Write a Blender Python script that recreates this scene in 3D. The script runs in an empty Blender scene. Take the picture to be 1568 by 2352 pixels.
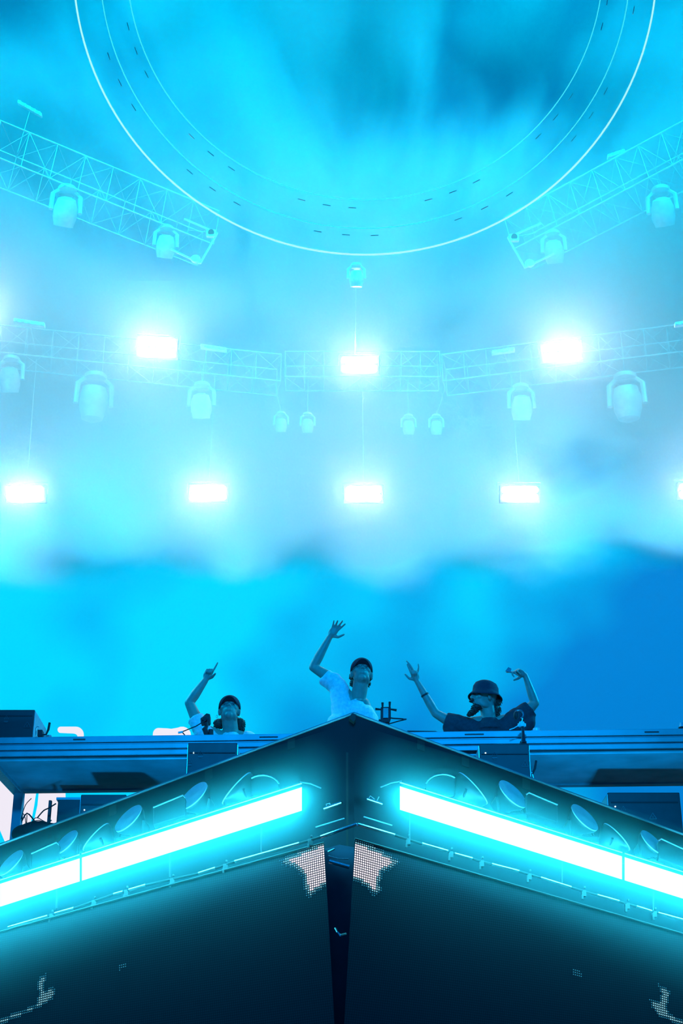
import bpy, bmesh, math, random
from mathutils import Vector, Matrix, noise
R = math.radians
random.seed(7)
S = bpy.context.scene
COL = S.collection
V3 = Vector

# ------------------------------------------------------------------ camera
FPX = 3500.0
PITCH = R(25)
CAM = V3((0, 0, 1.6))
def P(px, py, Y):
    """the point seen at this pixel of the photograph, at distance Y into the place"""
    u = (px - 784) / FPX; v = -(py - 1176) / FPX
    d = V3((u, math.cos(PITCH) - v * math.sin(PITCH), math.sin(PITCH) + v * math.cos(PITCH)))
    return CAM + d * (Y / d.y)
cd = bpy.data.cameras.new('camera'); cam = bpy.data.objects.new('camera', cd); COL.objects.link(cam)
cd.sensor_fit = 'HORIZONTAL'; cd.sensor_width = 24; cd.lens = FPX / 1568 * 24
cd.clip_end = 200
cam.location = CAM; cam.rotation_euler = (R(90) + PITCH, 0, 0); S.camera = cam

# ------------------------------------------------------------------ exposure, world, added wash lights
S.view_settings.view_transform = 'Standard'; S.view_settings.look = 'None'
S.view_settings.exposure = 0; S.view_settings.gamma = 1; S.view_settings.use_curve_mapping = False
cy = S.cycles
cy.use_denoising = True
cy.max_bounces = 4; cy.volume_bounces = 0; cy.diffuse_bounces = 2; cy.glossy_bounces = 3; cy.transmission_bounces = 4
cy.volume_step_rate = 1.0; cy.volume_max_steps = 64
cy.use_adaptive_sampling = True; cy.adaptive_threshold = 0.025
cy.sample_clamp_indirect = 6
W = bpy.data.worlds.new('night_sky'); S.world = W; W.use_nodes = True
WB = W.node_tree.nodes['Background']
WB.inputs[0].default_value = (0.0, 0.27, 1, 1); WB.inputs[1].default_value = .42

def spot(loc, tgt, col, watts, ang, r=.25, name='added_wash'):
    l = bpy.data.lights.new(name, 'SPOT'); l.color = col; l.energy = watts
    l.spot_size = R(ang); l.spot_blend = 1; l.shadow_soft_size = r
    o = bpy.data.objects.new(name, l); COL.objects.link(o)
    o.location = loc; o.rotation_euler = (V3(tgt) - V3(loc)).to_track_quat('-Z', 'Y').to_euler()
    return o
CY = (0.0, .66, 1)
for x, tx, w in ((-7, -2.6, 9000), (-2.5, -.9, 8000), (2.5, .9, 8000), (7, 2.6, 9000)):
    spot((x, 10, 17), (tx, 19, 10.5), CY, w * .95, 75)  # unseen overhead spots, added to fill the smoke with cyan
spot((-3, 19, 24), (-1.5, 18, 12), CY, 5000, 120)  # this and the next: unseen high spots added to light the upper smoke
spot((4, 19, 24), (1.5, 18, 12), CY, 3500, 120)
for x, tx, w in ((-6.5, -3.2, 7500), (-3.6, -1.1, 6500), (3.6, 1.1, 6000), (6.5, 3.2, 5500)):     # unseen low spots added to brighten the lower smoke
    spot((x, 10.5, 6.2), (tx, 17, 9.1), CY, w * 1.1, 46)
for x in (-2.2, 2.2): spot((x, 10.7, 3.4), (x * .9, 12.6, 5.0), (0, .38, 1), 160, 100, .1)      # unseen spots added to brighten the table underside
# unseen side spots added for rim light, and a front fill, on the performers
spot((-6, 15.6, 9.5), (0, 13.4, 6.0), (0, .50, 1), 4500, 45, .1)
spot((6.5, 15.4, 9.2), (.5, 13.4, 6.0), (0, .50, 1), 4500, 45, .1)
spot((0, -2, 8), (0, 13, 5.6), (0, .34, 1), 9500, 30, .4)

BLINDER = (.90, .95, 1.0); BLINDER_W = 110
STRIP = (.034, .72, 1.0); STRIP_W = 30

# ------------------------------------------------------------------ materials
def mat(name, col, rough=.6, metal=0., spec=.5, var=.15, scale=12., bump=0.):
    m = bpy.data.materials.new(name); m.use_nodes = True; nt = m.node_tree
    b = nt.nodes['Principled BSDF']
    b.inputs['Metallic'].default_value = metal; b.inputs['Specular IOR Level'].default_value = spec
    tc = nt.nodes.new('ShaderNodeTexCoord'); n = nt.nodes.new('ShaderNodeTexNoise')
    n.inputs['Scale'].default_value = scale; n.inputs['Detail'].default_value = 3
    nt.links.new(tc.outputs['Object'], n.inputs['Vector'])
    r = nt.nodes.new('ShaderNodeValToRGB')
    r.color_ramp.elements[0].position = .3; r.color_ramp.elements[1].position = .7
    r.color_ramp.elements[0].color = (*[c * (1 - var) for c in col], 1)
    r.color_ramp.elements[1].color = (*[min(1, c * (1 + var)) for c in col], 1)
    nt.links.new(n.outputs['Fac'], r.inputs[0]); nt.links.new(r.outputs[0], b.inputs['Base Color'])
    mr = nt.nodes.new('ShaderNodeMapRange'); mr.inputs[3].default_value = max(0, rough - .08); mr.inputs[4].default_value = min(1, rough + .08)
    nt.links.new(n.outputs['Fac'], mr.inputs[0]); nt.links.new(mr.outputs[0], b.inputs['Roughness'])
    if bump:
        bp = nt.nodes.new('ShaderNodeBump'); bp.inputs['Strength'].default_value = bump; bp.inputs['Distance'].default_value = .01
        nt.links.new(n.outputs['Fac'], bp.inputs['Height']); nt.links.new(bp.outputs[0], b.inputs['Normal'])
    return m
def emis(name, col, s):
    m = bpy.data.materials.new(name); m.use_nodes = True; nt = m.node_tree; nt.nodes.clear()
    e = nt.nodes.new('ShaderNodeEmission'); o = nt.nodes.new('ShaderNodeOutputMaterial')
    e.inputs[0].default_value = (*col, 1); e.inputs[1].default_value = s
    nt.links.new(e.outputs[0], o.inputs[0]); return m
M = dict(
    fascia=mat('fascia_black', (.006, .014, .024), .75, spec=.25, scale=3),
    black=mat('black_paint', (.035, .037, .04), .55),
    stage=mat('stage_black', (.05, .052, .055), .7, scale=3),
    rubber=mat('black_rubber', (.02, .02, .022), .7),
    alu=mat('brushed_aluminium', (.62, .64, .66), .38, .85, scale=30),
    alupaint=mat('aluminium_profile', (.36, .38, .42), .5, .2, scale=5),
    under=mat('board_underside', (.50, .52, .56), .55, 0, scale=2.2, var=.3),
    chrome=mat('bright_pipe', (.85, .87, .9), .22, 1, scale=20),
    lamp=mat('lamp_body_black', (.016, .026, .034), .32, 0, spec=.5, var=.05, scale=60),
    lampgrey=mat('lamp_body_grey', (.8, .82, .84), .4, .1),
    skin=mat('skin', (.36, .26, .22), .5, scale=25, var=.08),
    white_cloth=mat('white_cotton', (.72, .73, .75), .9, spec=.1, scale=40, bump=.3),
    dark_cloth=mat('black_cotton', (.05, .055, .07), .9, spec=.1, scale=40, bump=.3),
    cap=mat('dark_twill', (.035, .04, .06), .85, spec=.15, scale=60),
    hair=mat('dark_hair', (.03, .022, .018), .6, scale=70, var=.4, bump=.6),
    eye=mat('eye_white', (.14, .14, .14), .3),
    lips=mat('lips', (.4, .2, .17), .5),
    decal=mat('pale_print', (.14, .15, .16), .6),
    plastic=mat('clear_plastic', (.75, .8, .82), .25),
    clampgrey=mat('clamp_grey', (.10, .105, .11), .5, .2),
    truss=mat('truss_grey', (.58, .60, .63), .4, .2),
    silver=mat('silver', (.8, .8, .82), .25, 1),
    screenblk=None,
)
def glass_mat():
    m = mat('lens_glass', (.45, .5, .52), .12, .0, spec=1)
    return m
M['lens'] = glass_mat()
E_BL = emis('blinder_light', BLINDER, BLINDER_W)
E_ST = emis('led_bar_light', STRIP, STRIP_W)
E_HOOP = emis('hoop_glow', (.42, .95, 1.0), 1.0)  # hoop tubes made to glow so they read brighter than the smoke
E_HOOP2 = emis('hoop_glow_dim', (.05, .80, 1.0), 1.0)
E_WHITE = emis('screen_white', (.92, .86, .95), 1.0)
E_DOT = emis('status_light', (.6, .9, 1), 2.0)
E_PIX = [emis('pixel_bright', (1, .88, .97), 1.3), emis('pixel_mid', (.35, .85, 1), .8), emis('pixel_low', (.05, .5, .8), .5)]

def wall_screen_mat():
    """the lit picture on the rear wall: blue clouds dimming to the right, the lit haze painted in, and fine cabinet seams"""
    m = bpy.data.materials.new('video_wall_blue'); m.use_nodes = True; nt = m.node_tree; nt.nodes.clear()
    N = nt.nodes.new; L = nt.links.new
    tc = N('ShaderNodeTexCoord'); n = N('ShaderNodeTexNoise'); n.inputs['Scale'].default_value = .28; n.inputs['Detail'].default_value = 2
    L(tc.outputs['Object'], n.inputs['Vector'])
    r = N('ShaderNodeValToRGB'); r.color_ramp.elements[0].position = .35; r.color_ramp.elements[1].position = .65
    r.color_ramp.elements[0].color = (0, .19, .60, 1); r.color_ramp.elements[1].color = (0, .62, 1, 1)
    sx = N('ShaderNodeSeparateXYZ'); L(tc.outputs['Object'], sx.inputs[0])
    mr = N('ShaderNodeMapRange'); mr.inputs[1].default_value = -5; mr.inputs[2].default_value = 6; mr.inputs[3].default_value = .16; mr.inputs[4].default_value = -.17  # left-to-right dimming of the lit haze, put into the screen colour
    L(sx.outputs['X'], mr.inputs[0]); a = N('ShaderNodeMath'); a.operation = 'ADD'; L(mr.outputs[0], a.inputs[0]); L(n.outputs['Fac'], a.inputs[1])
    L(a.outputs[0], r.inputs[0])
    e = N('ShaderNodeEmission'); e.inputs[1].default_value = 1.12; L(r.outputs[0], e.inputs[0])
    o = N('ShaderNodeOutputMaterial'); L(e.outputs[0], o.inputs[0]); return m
def dark_led_mat():
    """black LED mesh: rows and columns of tiny glossy emitters on a matt black mask"""
    m = bpy.data.materials.new('dark_led_mesh'); m.use_nodes = True; nt = m.node_tree
    N = nt.nodes.new; L = nt.links.new; b = nt.nodes['Principled BSDF']
    tc = N('ShaderNodeTexCoord'); sx = N('ShaderNodeSeparateXYZ'); L(tc.outputs['UV'], sx.inputs[0])
    outs = []
    for k in ('X', 'Y'):
        q = N('ShaderNodeMath'); q.operation = 'MULTIPLY'; q.inputs[1].default_value = 2 * math.pi / .0125; L(sx.outputs[k], q.inputs[0])
        s = N('ShaderNodeMath'); s.operation = 'SINE'; L(q.outputs[0], s.inputs[0]); outs.append(s)
    ad = N('ShaderNodeMath'); ad.operation = 'ADD'; L(outs[0].outputs[0], ad.inputs[0]); L(outs[1].outputs[0], ad.inputs[1])
    mr = N('ShaderNodeMapRange'); mr.inputs[1].default_value = -.6; mr.inputs[2].default_value = 1.4; L(ad.outputs[0], mr.inputs[0])
    mx = N('ShaderNodeMix'); mx.data_type = 'RGBA'; mx.inputs[6].default_value = (.004, .011, .02, 1); mx.inputs[7].default_value = (.014, .036, .058, 1)
    L(mr.outputs[0], mx.inputs[0]); L(mx.outputs[2], b.inputs['Base Color'])
    b.inputs['Roughness'].default_value = .6
    return m
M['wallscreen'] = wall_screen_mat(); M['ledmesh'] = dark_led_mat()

# ------------------------------------------------------------------ mesh builder
def basis(d):
    d = d.normalized(); a = V3((0, 0, 1)) if abs(d.z) < .95 else V3((0, 1, 0))
    x = d.cross(a).normalized(); return x, x.cross(d).normalized()
class MB:
    def __init__(s): s.v = []; s.f = []; s.uv = None
    def add(s, vs, fs):
        n = len(s.v); s.v += [V3(v) for v in vs]; s.f += [tuple(i + n for i in f) for f in fs]; return s
    def box(s, c, size, rot=None):
        c = V3(c); h = V3(size) / 2
        vs = [V3((x * h.x, y * h.y, z * h.z)) for x in (-1, 1) for y in (-1, 1) for z in (-1, 1)]
        if rot: vs = [rot @ v for v in vs]
        return s.add([v + c for v in vs], [(0, 1, 3, 2), (4, 6, 7, 5), (0, 4, 5, 1), (2, 3, 7, 6), (0, 2, 6, 4), (1, 5, 7, 3)])
    def hexa(s, p):   # 8 points: front quad 0-3, back quad 4-7
        return s.add(p, [(0, 1, 2, 3), (7, 6, 5, 4), (0, 4, 5, 1), (1, 5, 6, 2), (2, 6, 7, 3), (3, 7, 4, 0)])
    def prism(s, poly, ext):
        n = len(poly); ext = V3(ext)
        return s.add([V3(p) for p in poly] + [V3(p) + ext for p in poly],
                     [tuple(range(n)), tuple(range(2 * n - 1, n - 1, -1))] + [(i, i + n, (i + 1) % n + n, (i + 1) % n) for i in range(n)])
    def cone(s, a, b, r0, r1, n=12, cap=True):
        a = V3(a); b = V3(b); x, y = basis(b - a); vs = []
        for p, r in ((a, r0), (b, r1)):
            vs += [p + (x * math.cos(t) + y * math.sin(t)) * r for t in [2 * math.pi * i / n for i in range(n)]]
        fs = [(i, (i + 1) % n, (i + 1) % n + n, i + n) for i in range(n)]
        if cap: fs += [tuple(range(n - 1, -1, -1)), tuple(range(n, 2 * n))]
        return s.add(vs, fs)
    def tube(s, pts, r, n=8, closed=False):
        pts = [V3(p) for p in pts]; m = len(pts); vs = []; px = None
        for i, p in enumerate(pts):
            if closed: d = pts[(i + 1) % m] - pts[i - 1]
            else: d = pts[min(i + 1, m - 1)] - pts[max(i - 1, 0)]
            d.normalize()
            if px is None: px = basis(d)[0]
            px = (px - d * px.dot(d)).normalized(); py = d.cross(px)
            rr = r[i] if isinstance(r, (list, tuple)) else r
            vs += [p + (px * math.cos(t) + py * math.sin(t)) * rr for t in [2 * math.pi * k / n for k in range(n)]]
        fs = []
        for i in range(m if closed else m - 1):
            j = (i + 1) % m
            fs += [(i * n + k, i * n + (k + 1) % n, j * n + (k + 1) % n, j * n + k) for k in range(n)]
        if not closed: fs += [tuple(range(n - 1, -1, -1)), tuple(range((m - 1) * n, m * n))]
        return s.add(vs, fs)
    def lathe(s, prof, origin=(0, 0, 0), rot=None, n=28):
        o = V3(origin); vs = []
        for r, z in prof:
            for k in range(n):
                t = 2 * math.pi * k / n; v = V3((r * math.cos(t), r * math.sin(t), z))
                vs.append((rot @ v if rot else v) + o)
        m = len(prof)
        fs = [(i * n + k, i * n + (k + 1) % n, (i + 1) * n + (k + 1) % n, (i + 1) * n + k) for i in range(m - 1) for k in range(n)]
        fs += [tuple(range(n - 1, -1, -1)), tuple(range((m - 1) * n, m * n))]
        return s.add(vs, fs)
    def ell(s, c, r, rot=None, nu=20, nv=12):
        prof = []; vs = []; c = V3(c)
        for j in range(1, nv):
            a = math.pi * j / nv
            for k in range(nu):
                t = 2 * math.pi * k / nu
                v = V3((r[0] * math.sin(a) * math.cos(t), r[1] * math.sin(a) * math.sin(t), r[2] * math.cos(a)))
                vs.append((rot @ v if rot else v) + c)
        top = V3((0, 0, r[2])); vs += [c + (rot @ top if rot else top), c - (rot @ top if rot else top)]
        T = (nv - 1) * nu
        fs = [(j * nu + k, (j + 1) * nu + k, (j + 1) * nu + (k + 1) % nu, j * nu + (k + 1) % nu) for j in range(nv - 2) for k in range(nu)]
        fs += [(T, k, (k + 1) % nu) for k in range(nu)] + [(T + 1, (nv - 2) * nu + (k + 1) % nu, (nv - 2) * nu + k) for k in range(nu)]
        return s.add(vs, fs)
    def build(s, name, m, parent=None, smooth=False, bevel=0, world=False):
        me = bpy.data.meshes.new(name)
        off = parent.location if (parent is not None and world) else V3((0, 0, 0))
        me.from_pydata([v - off for v in s.v], [], s.f)
        bm = bmesh.new(); bm.from_mesh(me); bmesh.ops.recalc_face_normals(bm, faces=bm.faces); bm.to_mesh(me); bm.free()
        me.materials.append(m)
        if smooth:
            for p in me.polygons: p.use_smooth = True
            try: me.set_sharp_from_angle(angle=R(40))
            except Exception: pass
        o = bpy.data.objects.new(name, me); COL.objects.link(o)
        if parent is not None: o.parent = parent
        if bevel:
            b = o.modifiers.new('bevel', 'BEVEL'); b.width = bevel; b.segments = 2; b.limit_method = 'ANGLE'
        return o
def tag(o, label, cat, group=None):
    o['label'] = label; o['category'] = cat
    if group: o['group'] = group
    return o
def thing(name, label, cat, loc=(0, 0, 0), rot=(0, 0, 0), group=None):
    o = bpy.data.objects.new(name, None); COL.objects.link(o); o.location = loc; o.rotation_euler = rot
    o.empty_display_size = .1
    return tag(o, label, cat, group)
def struct(o): o['kind'] = 'structure'; return o
def dup(root, loc, rot, label, group=None):
    r = root.copy(); COL.objects.link(r); r.location = loc; r.rotation_euler = rot; r['label'] = label
    if group: r['group'] = group
    for ch in list(root.children):
        c = ch.copy(); COL.objects.link(c); c.parent = r
        for g in list(ch.children):
            d = g.copy(); COL.objects.link(d); d.parent = c
    return r

# ------------------------------------------------------------------ the setting: floor, decks
ZD = 3.2      # stage deck
ZR = 4.33     # riser deck
struct(MB().box((0, 12, -.05), (60, 70, .1)).build('floor', M['stage']))
struct(MB().box((0, 18.4, ZD / 2), (34, 15.2, ZD)).build('trim_stage_deck', M['stage']))
riser = thing('riser_platform', 'long dark riser platform under the silver table and the three performers', 'platform', (0, 14, ZD))
MB().box((0, 14.3, ZR - .06), (9.0, 4.4, .12)).build('deck_board', M['black'], riser, world=True)
MB().box((0, 14.3, (ZD + ZR - .12) / 2), (8.9, 4.3, ZR - .12 - ZD)).build('skirt', M['stage'], riser, world=True)

# rear video wall with its white lettering
YW = 24.0
wall = thing('video_wall', 'huge blue lit video wall behind the performers', 'video wall', (0, YW, ZD))
MB().box((0, YW + .16, 10.4), (26, .2, 14.4)).build('cabinets', M['black'], wall, world=True)
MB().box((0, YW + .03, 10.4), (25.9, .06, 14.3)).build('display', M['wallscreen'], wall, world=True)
def graphic(pix, name='white_graphic'):
    MB().prism([P(x, y, YW - .03) for x, y in pix], (0, .02, 0)).build(name, E_WHITE, wall, world=True)
def arc(cx, cy_, rx, ry, a0, a1, n=8):
    return [(cx + rx * math.cos(R(a0 + (a1 - a0) * i / n)), cy_ - ry * math.sin(R(a0 + (a1 - a0) * i / n))) for i in range(n + 1)]
graphic(arc(139, 1676, 7, 7, 250, 90, 6) + arc(174, 1686, 18, 17, 90, 0, 6) + [(192, 1760), (178, 1760)] + arc(168, 1692, 10, 8, 0, 90, 4))
graphic([(350, 1760)] + arc(364, 1686, 13, 14, 180, 90, 6) + [(385, 1673), (393, 1674)] + arc(418, 1687, 20, 18, 120, 0, 6) + [(440, 1760)])
graphic([(-60, 1765), (6, 1765), (14, 1790), (60, 1790), (60, 1945), (16, 1945)])
graphic([(-90, 1780), (-20, 1780), (0, 1945), (-90, 1945)])
graphic([(58, 1810), (84, 1810), (78, 1850), (70, 1890), (58, 1900)])
graphic([(90, 1810), (150, 1810), (150, 1895), (76, 1895), (86, 1850)])

# ------------------------------------------------------------------ prow: two wings that meet in a peak
XC = 806
def YF(px, off=0.): return 8.0 + abs(px - XC) / 806 * .95 + off
def PW(px, py, off=0.): return P(px, py, YF(px, off))
def strip_top(px, side):
    return 1808 + (693 - px) * .3205 if side < 0 else 1806 + (px - 918) * .3155
def strip_bot(px, side):
    return 1862 + (693 - px) * .3185 if side < 0 else 1860 + (px - 918) * .3140
def sx_(px, side): return px if side < 0 else 1612 - px

for side, nm in ((-1, 'left'), (1, 'right')):
    # tall black back panel that carries everything; its sloping upper edge makes the peak
    def top(px):
        return 1640 + abs(px - 812) * (.372 if side < 0 else .368)
    end = -260 if side < 0 else 1830
    pan = thing('stage_prow_panel', 'black sloping fascia panel of the peaked stage front, %s of the peak' % nm, 'stage front', PW(812, 2900, .45))
    pts = [812, 700, 500, 250, 0, end] if side < 0 else [812, 920, 1120, 1370, 1568, end]
    front = [PW(x, top(x), .42) for x in pts]; low = [V3((p.x, p.y, .0)) for p in front]
    n = len(pts); fb = MB()
    fb.add(front + low + [p + V3((0, .06, 0)) for p in front] + [p + V3((0, .06, 0)) for p in low],
           [(i, i + 1, i + 1 + n, i + n) for i in range(n - 1)] + [(i + 2 * n, i + 3 * n, i + 1 + 3 * n, i + 1 + 2 * n) for i in range(n - 1)] +
           [(i, i + 2 * n, i + 1 + 2 * n, i + 1) for i in range(n - 1)] + [(0, n, 3 * n, 2 * n), (n - 1, 3 * n - 1, 4 * n - 1, 2 * n - 1)])
    fb.build('panel', M['fascia'], pan, world=True)
    MB().tube([p + V3((0, -.004, .004)) for p in front], .008, 6).build('edge_trim', M['alupaint'], pan, world=True, smooth=True)
    # velcro straps and seams near the top
    for x in ((660, 470, 250) if side < 0 else (958, 1060, 1200)):
        a = PW(x, top(x) + 4, .41); sb = MB(); sb.prism([a, PW(x + 17, top(x + 17) + 4, .41), PW(x + 17, top(x + 17) + 26, .41), PW(x, top(x) + 26, .41)], (0, .008, 0)); sb.build('strap', M['rubber'], pan, world=True)
    if side < 0:
        MB().prism([P(801, 1649, 8.38), P(808, 1638, 8.38), P(817, 1641, 8.38), P(816, 1652, 8.38), P(812, 1658, 8.38)], (0, .08, 0)).build('peak_cap', M['rubber'], pan, world=True)

    # LED bars
    spans = [(188, 693), (-330, 183)] if side < 0 else [(918, 1428), (1434, 1960)]
    for k, (x0, x1) in enumerate(spans):
        lab = ('long glowing white light bar %s of the peak' if k == 0 else 'glowing white light bar running out of frame at the %s edge') % nm
        c = PW((x0 + x1) / 2, strip_bot((x0 + x1) / 2, side))
        t = thing('light_bar', lab, 'light bar', c, group='light bars on the stage front')
        xs = [x0 + (x1 - x0) * i / 6 for i in range(7)]
        d = MB()
        for a, b in zip(xs[:-1], xs[1:]): pass
        q = lambda x, f, o: PW(x, strip_top(x, side) * (1 - f) + strip_bot(x, side) * f, o)
        d.add([q(x, f, o) for x in xs for f, o in ((0, -.09), (1, -.09), (1, .03), (0, .03))],
              [(i * 4 + k_, i * 4 + (k_ + 1) % 4, i * 4 + 4 + (k_ + 1) % 4, i * 4 + 4 + k_) for i in range(6) for k_ in range(4)] + [(3, 2, 1, 0), (24, 25, 26, 27)])
        d.build('diffuser', E_ST, t, world=True)
        h = MB()
        h.add([q(x, f, o) for x in xs for f, o in ((-.13, .0), (-.05, .0), (-.05, .03), (-.13, .03))],
              [(i * 4 + k_, i * 4 + (k_ + 1) % 4, i * 4 + 4 + (k_ + 1) % 4, i * 4 + 4 + k_) for i in range(6) for k_ in range(4)] + [(3, 2, 1, 0), (24, 25, 26, 27)])
        h.build('housing', M['lamp'], t, world=True)
        g = MB(); g.tube([q(x, -.17, .0) for x in xs], .005, 6)
        g.build('rail', M['alu'], t, world=True, smooth=True)
    ex = 693 if side < 0 else 918
    MB().tube([PW(ex + side * 4, strip_top(ex, side) - 12, .0), PW(ex - side * 20, strip_top(ex, side) - 8, .05), PW(ex - side * 44, strip_top(ex, side) + 2, .12)], .004, 6
              ).build('power_cable', M['alupaint'], pan, world=True)

    # lower LED screen
    if side < 0:
        tl = lambda px: 1936 + (744 - px) * .275; e0, e1 = (744, 768)
    else:
        tl = lambda px: 1927 + (px - 815) * .29; e0, e1 = (815, 790)
    scr = thing('led_screen', 'dark LED screen %s of the centre gap, mostly black pixels' % nm, 'LED screen', PW(400 if side < 0 else 1200, 2900, .1))
    SO = .12
    A = PW(e0, tl(e0), SO); B = PW(end, tl(end), SO); C = PW(e1, 2352, SO - .02)
    down = (C - A) / (A.z - C.z); bot = A + down * (A.z - .9); 
    # outer edge runs parallel
    Bb = B + down * (B.z - .9)
    U = (B - A); UL = U.length; U.normalize()
    D = (bot - A).normalized()
    me = bpy.data.meshes.new('pixel_face')
    me.from_pydata([v - scr.location for v in (A, B, Bb, bot)], [], [(0, 1, 2, 3)])
    uv = me.uv_layers.new(name='UVMap')
    for i, v in enumerate((A, B, Bb, bot)):
        w = v - A; b_ = w.dot(D); uv.data[i].uv = (w.dot(U), b_)
    me.materials.append(M['ledmesh'])
    po = bpy.data.objects.new('pixel_face', me); COL.objects.link(po); po.parent = scr
    back = V3((0, .09, 0))
    MB().hexa([v + V3((0, .003, 0)) for v in (A, B, Bb, bot)] + [v + back for v in (A, B, Bb, bot)]).build('cabinet', M['black'], scr, world=True)
    MB().tube([A + V3((0, -.006, 0)), B + V3((0, -.006, 0))], .006, 6).build('top_rim', M['black'], scr, world=True)
    # lit pixels
    nrm = U.cross(D).normalized()
    if nrm.y > 0: nrm = -nrm
    def cross_plane(px, py):
        d = P(px, py, 1) - CAM; t = (A - CAM).dot(nrm) / d.dot(nrm); return CAM + d * t
    def inside(p, poly):
        c = False; j = len(poly) - 1
        for i in range(len(poly)):
            a, b = poly[i], poly[j]
            if (a[1] > p[1]) != (b[1] > p[1]) and p[0] < (b[0] - a[0]) * (p[1] - a[1]) / (b[1] - a[1]) + a[0]: c = not c
            j = i
        return c
    def dist(p, poly):
        m = 1e9
        for i in range(len(poly)):
            a, b = V3((*poly[i], 0)), V3((*poly[(i + 1) % len(poly)], 0)); q_ = V3((*p, 0)); ab = b - a
            t = max(0, min(1, (q_ - a).dot(ab) / ab.dot(ab))); m = min(m, (q_ - a - ab * t).length)
        return m
    uvp = lambda px, py: ((cross_plane(px, py) - A).dot(U), (cross_plane(px, py) - A).dot(D))
    if side < 0:
        shapes = [([(640, 1966), (700, 1944), (790, 1915), (790, 2020), (753, 2036), (716, 2060), (706, 2042), (697, 2008), (676, 1988), (650, 1980)], 0, 1),
                  ([(98, 2184), (116, 2176), (112, 2200), (112, 2216), (128, 2210), (138, 2214), (134, 2236), (112, 2250), (70, 2266), (30, 2280), (-6, 2288), (-6, 2278), (40, 2262), (92, 2246), (98, 2222), (92, 2200)], 1, 0),
                  ([(280, 2172), (298, 2168), (300, 2180), (282, 2186)], 2, 0)]
    else:
        shapes = [([(780, 1915), (815, 1926), (870, 1940), (922, 1966), (900, 1984), (874, 1998), (868, 2018), (866, 2040), (846, 2052), (834, 2036), (806, 2022), (780, 2020)], 0, 1),
                  ([(1500, 2172), (1530, 2186), (1528, 2204), (1520, 2222), (1524, 2238), (1568, 2250), (1580, 2258), (1580, 2272), (1540, 2258), (1502, 2250), (1482, 2226), (1480, 2208), (1502, 2212), (1508, 2196)], 1, 0),
                  ([(1304, 2164), (1324, 2166), (1326, 2178), (1306, 2178)], 2, 0)]
    pit = .0125
    for poly, lvl, soft in shapes:
        pq = [uvp(*p) for p in poly]; us = [p[0] for p in pq]; vs_ = [p[1] for p in pq]
        bins = [MB(), MB(), MB()]
        for i in range(int(min(us) / pit) - 1, int(max(us) / pit) + 2):
            for j in range(int(min(vs_) / pit) - 1, int(max(vs_) / pit) + 2):
                p = ((i + .5) * pit, (j + .5) * pit)
                if p[0] < .003 or p[1] < .004: continue
                d_ = dist(p, pq)
                ins = inside(p, pq)
                if not ins: continue
                b_ = 0 if d_ > .028 else 1 if d_ > .012 else 2
                b_ = max(b_, lvl)
                if lvl == 1 and d_ > .012: b_ = 1
                w_ = (.0041, .0034, .0027)[b_]
                c_ = A + U * p[0] + D * p[1] + nrm * .003
                bins[b_].add([c_ - U * w_ - D * w_, c_ + U * w_ - D * w_, c_ + U * w_ + D * w_, c_ - U * w_ + D * w_], [(0, 1, 2, 3)])
        for k in range(3):
            if bins[k].f:
                o = bins[k].build('lit_pixels', E_PIX[k], scr, world=True); o['kind'] = 'stuff'
    # pipes and clamps between the bar and the screen
    pr = thing('rigging_pipe', 'thin shiny pipe with clamps running under the light bar, %s side' % nm, 'pipe', PW(500 if side < 0 else 1100, 2010, .1))
    segs = ([(819, 1893, 737, 1922), (688, 1937, 540, 1979), (495, 1994, 457, 2006), (335, 2033, 297, 2044), (283, 2048, 262, 2054), (170, 2086, 127, 2098), (110, 2104, 20, 2130)] if side < 0 else
            [(821, 1893, 905, 1918), (968, 1938, 1027, 1955), (1043, 1961, 1083, 1972), (1128, 1985, 1190, 2001), (1240, 2016, 1310, 2038), (1370, 2056, 1420, 2070), (1460, 2082, 1495, 2093), (1510, 2097, 1590, 2119)])
    for x0, y0, x1, y1 in segs:
        MB().tube([PW(x0, y0, .10), PW(x1, y1, .10)], .010, 10).build('pipe_section', M['chrome'], pr, world=True, smooth=True)
    for (x0, y0, x1, y1), (x2, y2, x3, y3) in zip(segs[:-1], segs[1:]):
        MB().tube([PW(x1, y1, .105), PW(x2, y2, .105)], .0075, 8).build('highlight_gap', M['rubber'], pr, world=True, smooth=True)  # dark tube added where the pipe's highlight breaks off
        m_ = (PW(x1, y1, .10) + PW(x2, y2, .10)) / 2
        MB().box(m_ + V3((0, .01, -.012)), (.026, .03, .034)).box(m_ + V3((.006, -.006, .020)), (.010, .02, .010)).box(m_ + V3((-.010, .0, -.034)), (.012, .018, .024)).build('clamp', M['clampgrey'], pr, world=True, bevel=.002)
    line = lambda px: (1937 + (688 - px) * .275) if side < 0 else (1938 + (px - 968) * .295)
    for x in ((600, 390, 130) if side < 0 else (940, 1290, 1500)):
        MB().tube([PW(x, line(x) - 60, .25), PW(x, line(x) - 3, .115)], .005, 6).build('hanger', M['black'], pr, world=True)
    sp = (745, 1858, 785, 1844) if side < 0 else (841, 1835, 876, 1847)
    br = tag(MB().tube([PW(sp[0], sp[1], .30), PW(sp[2], sp[3], .30)], .012, 10).build('pipe_stub', M['chrome'], smooth=True),
             'short shiny pipe stub beside the inner end of the light bar, %s of the peak' % nm, 'pipe')
    lp = tag(MB().tube([PW(*p, .3) for p in ([(750, 1856), (749, 1847), (757, 1845), (760, 1852)] if side < 0 else [(845, 1836), (850, 1828), (858, 1834), (864, 1842), (870, 1830)])], .003, 5).build('cable_loop', M['alupaint']),
             'small loop of cable over the pipe stub, %s of the peak' % nm, 'cable')
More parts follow.
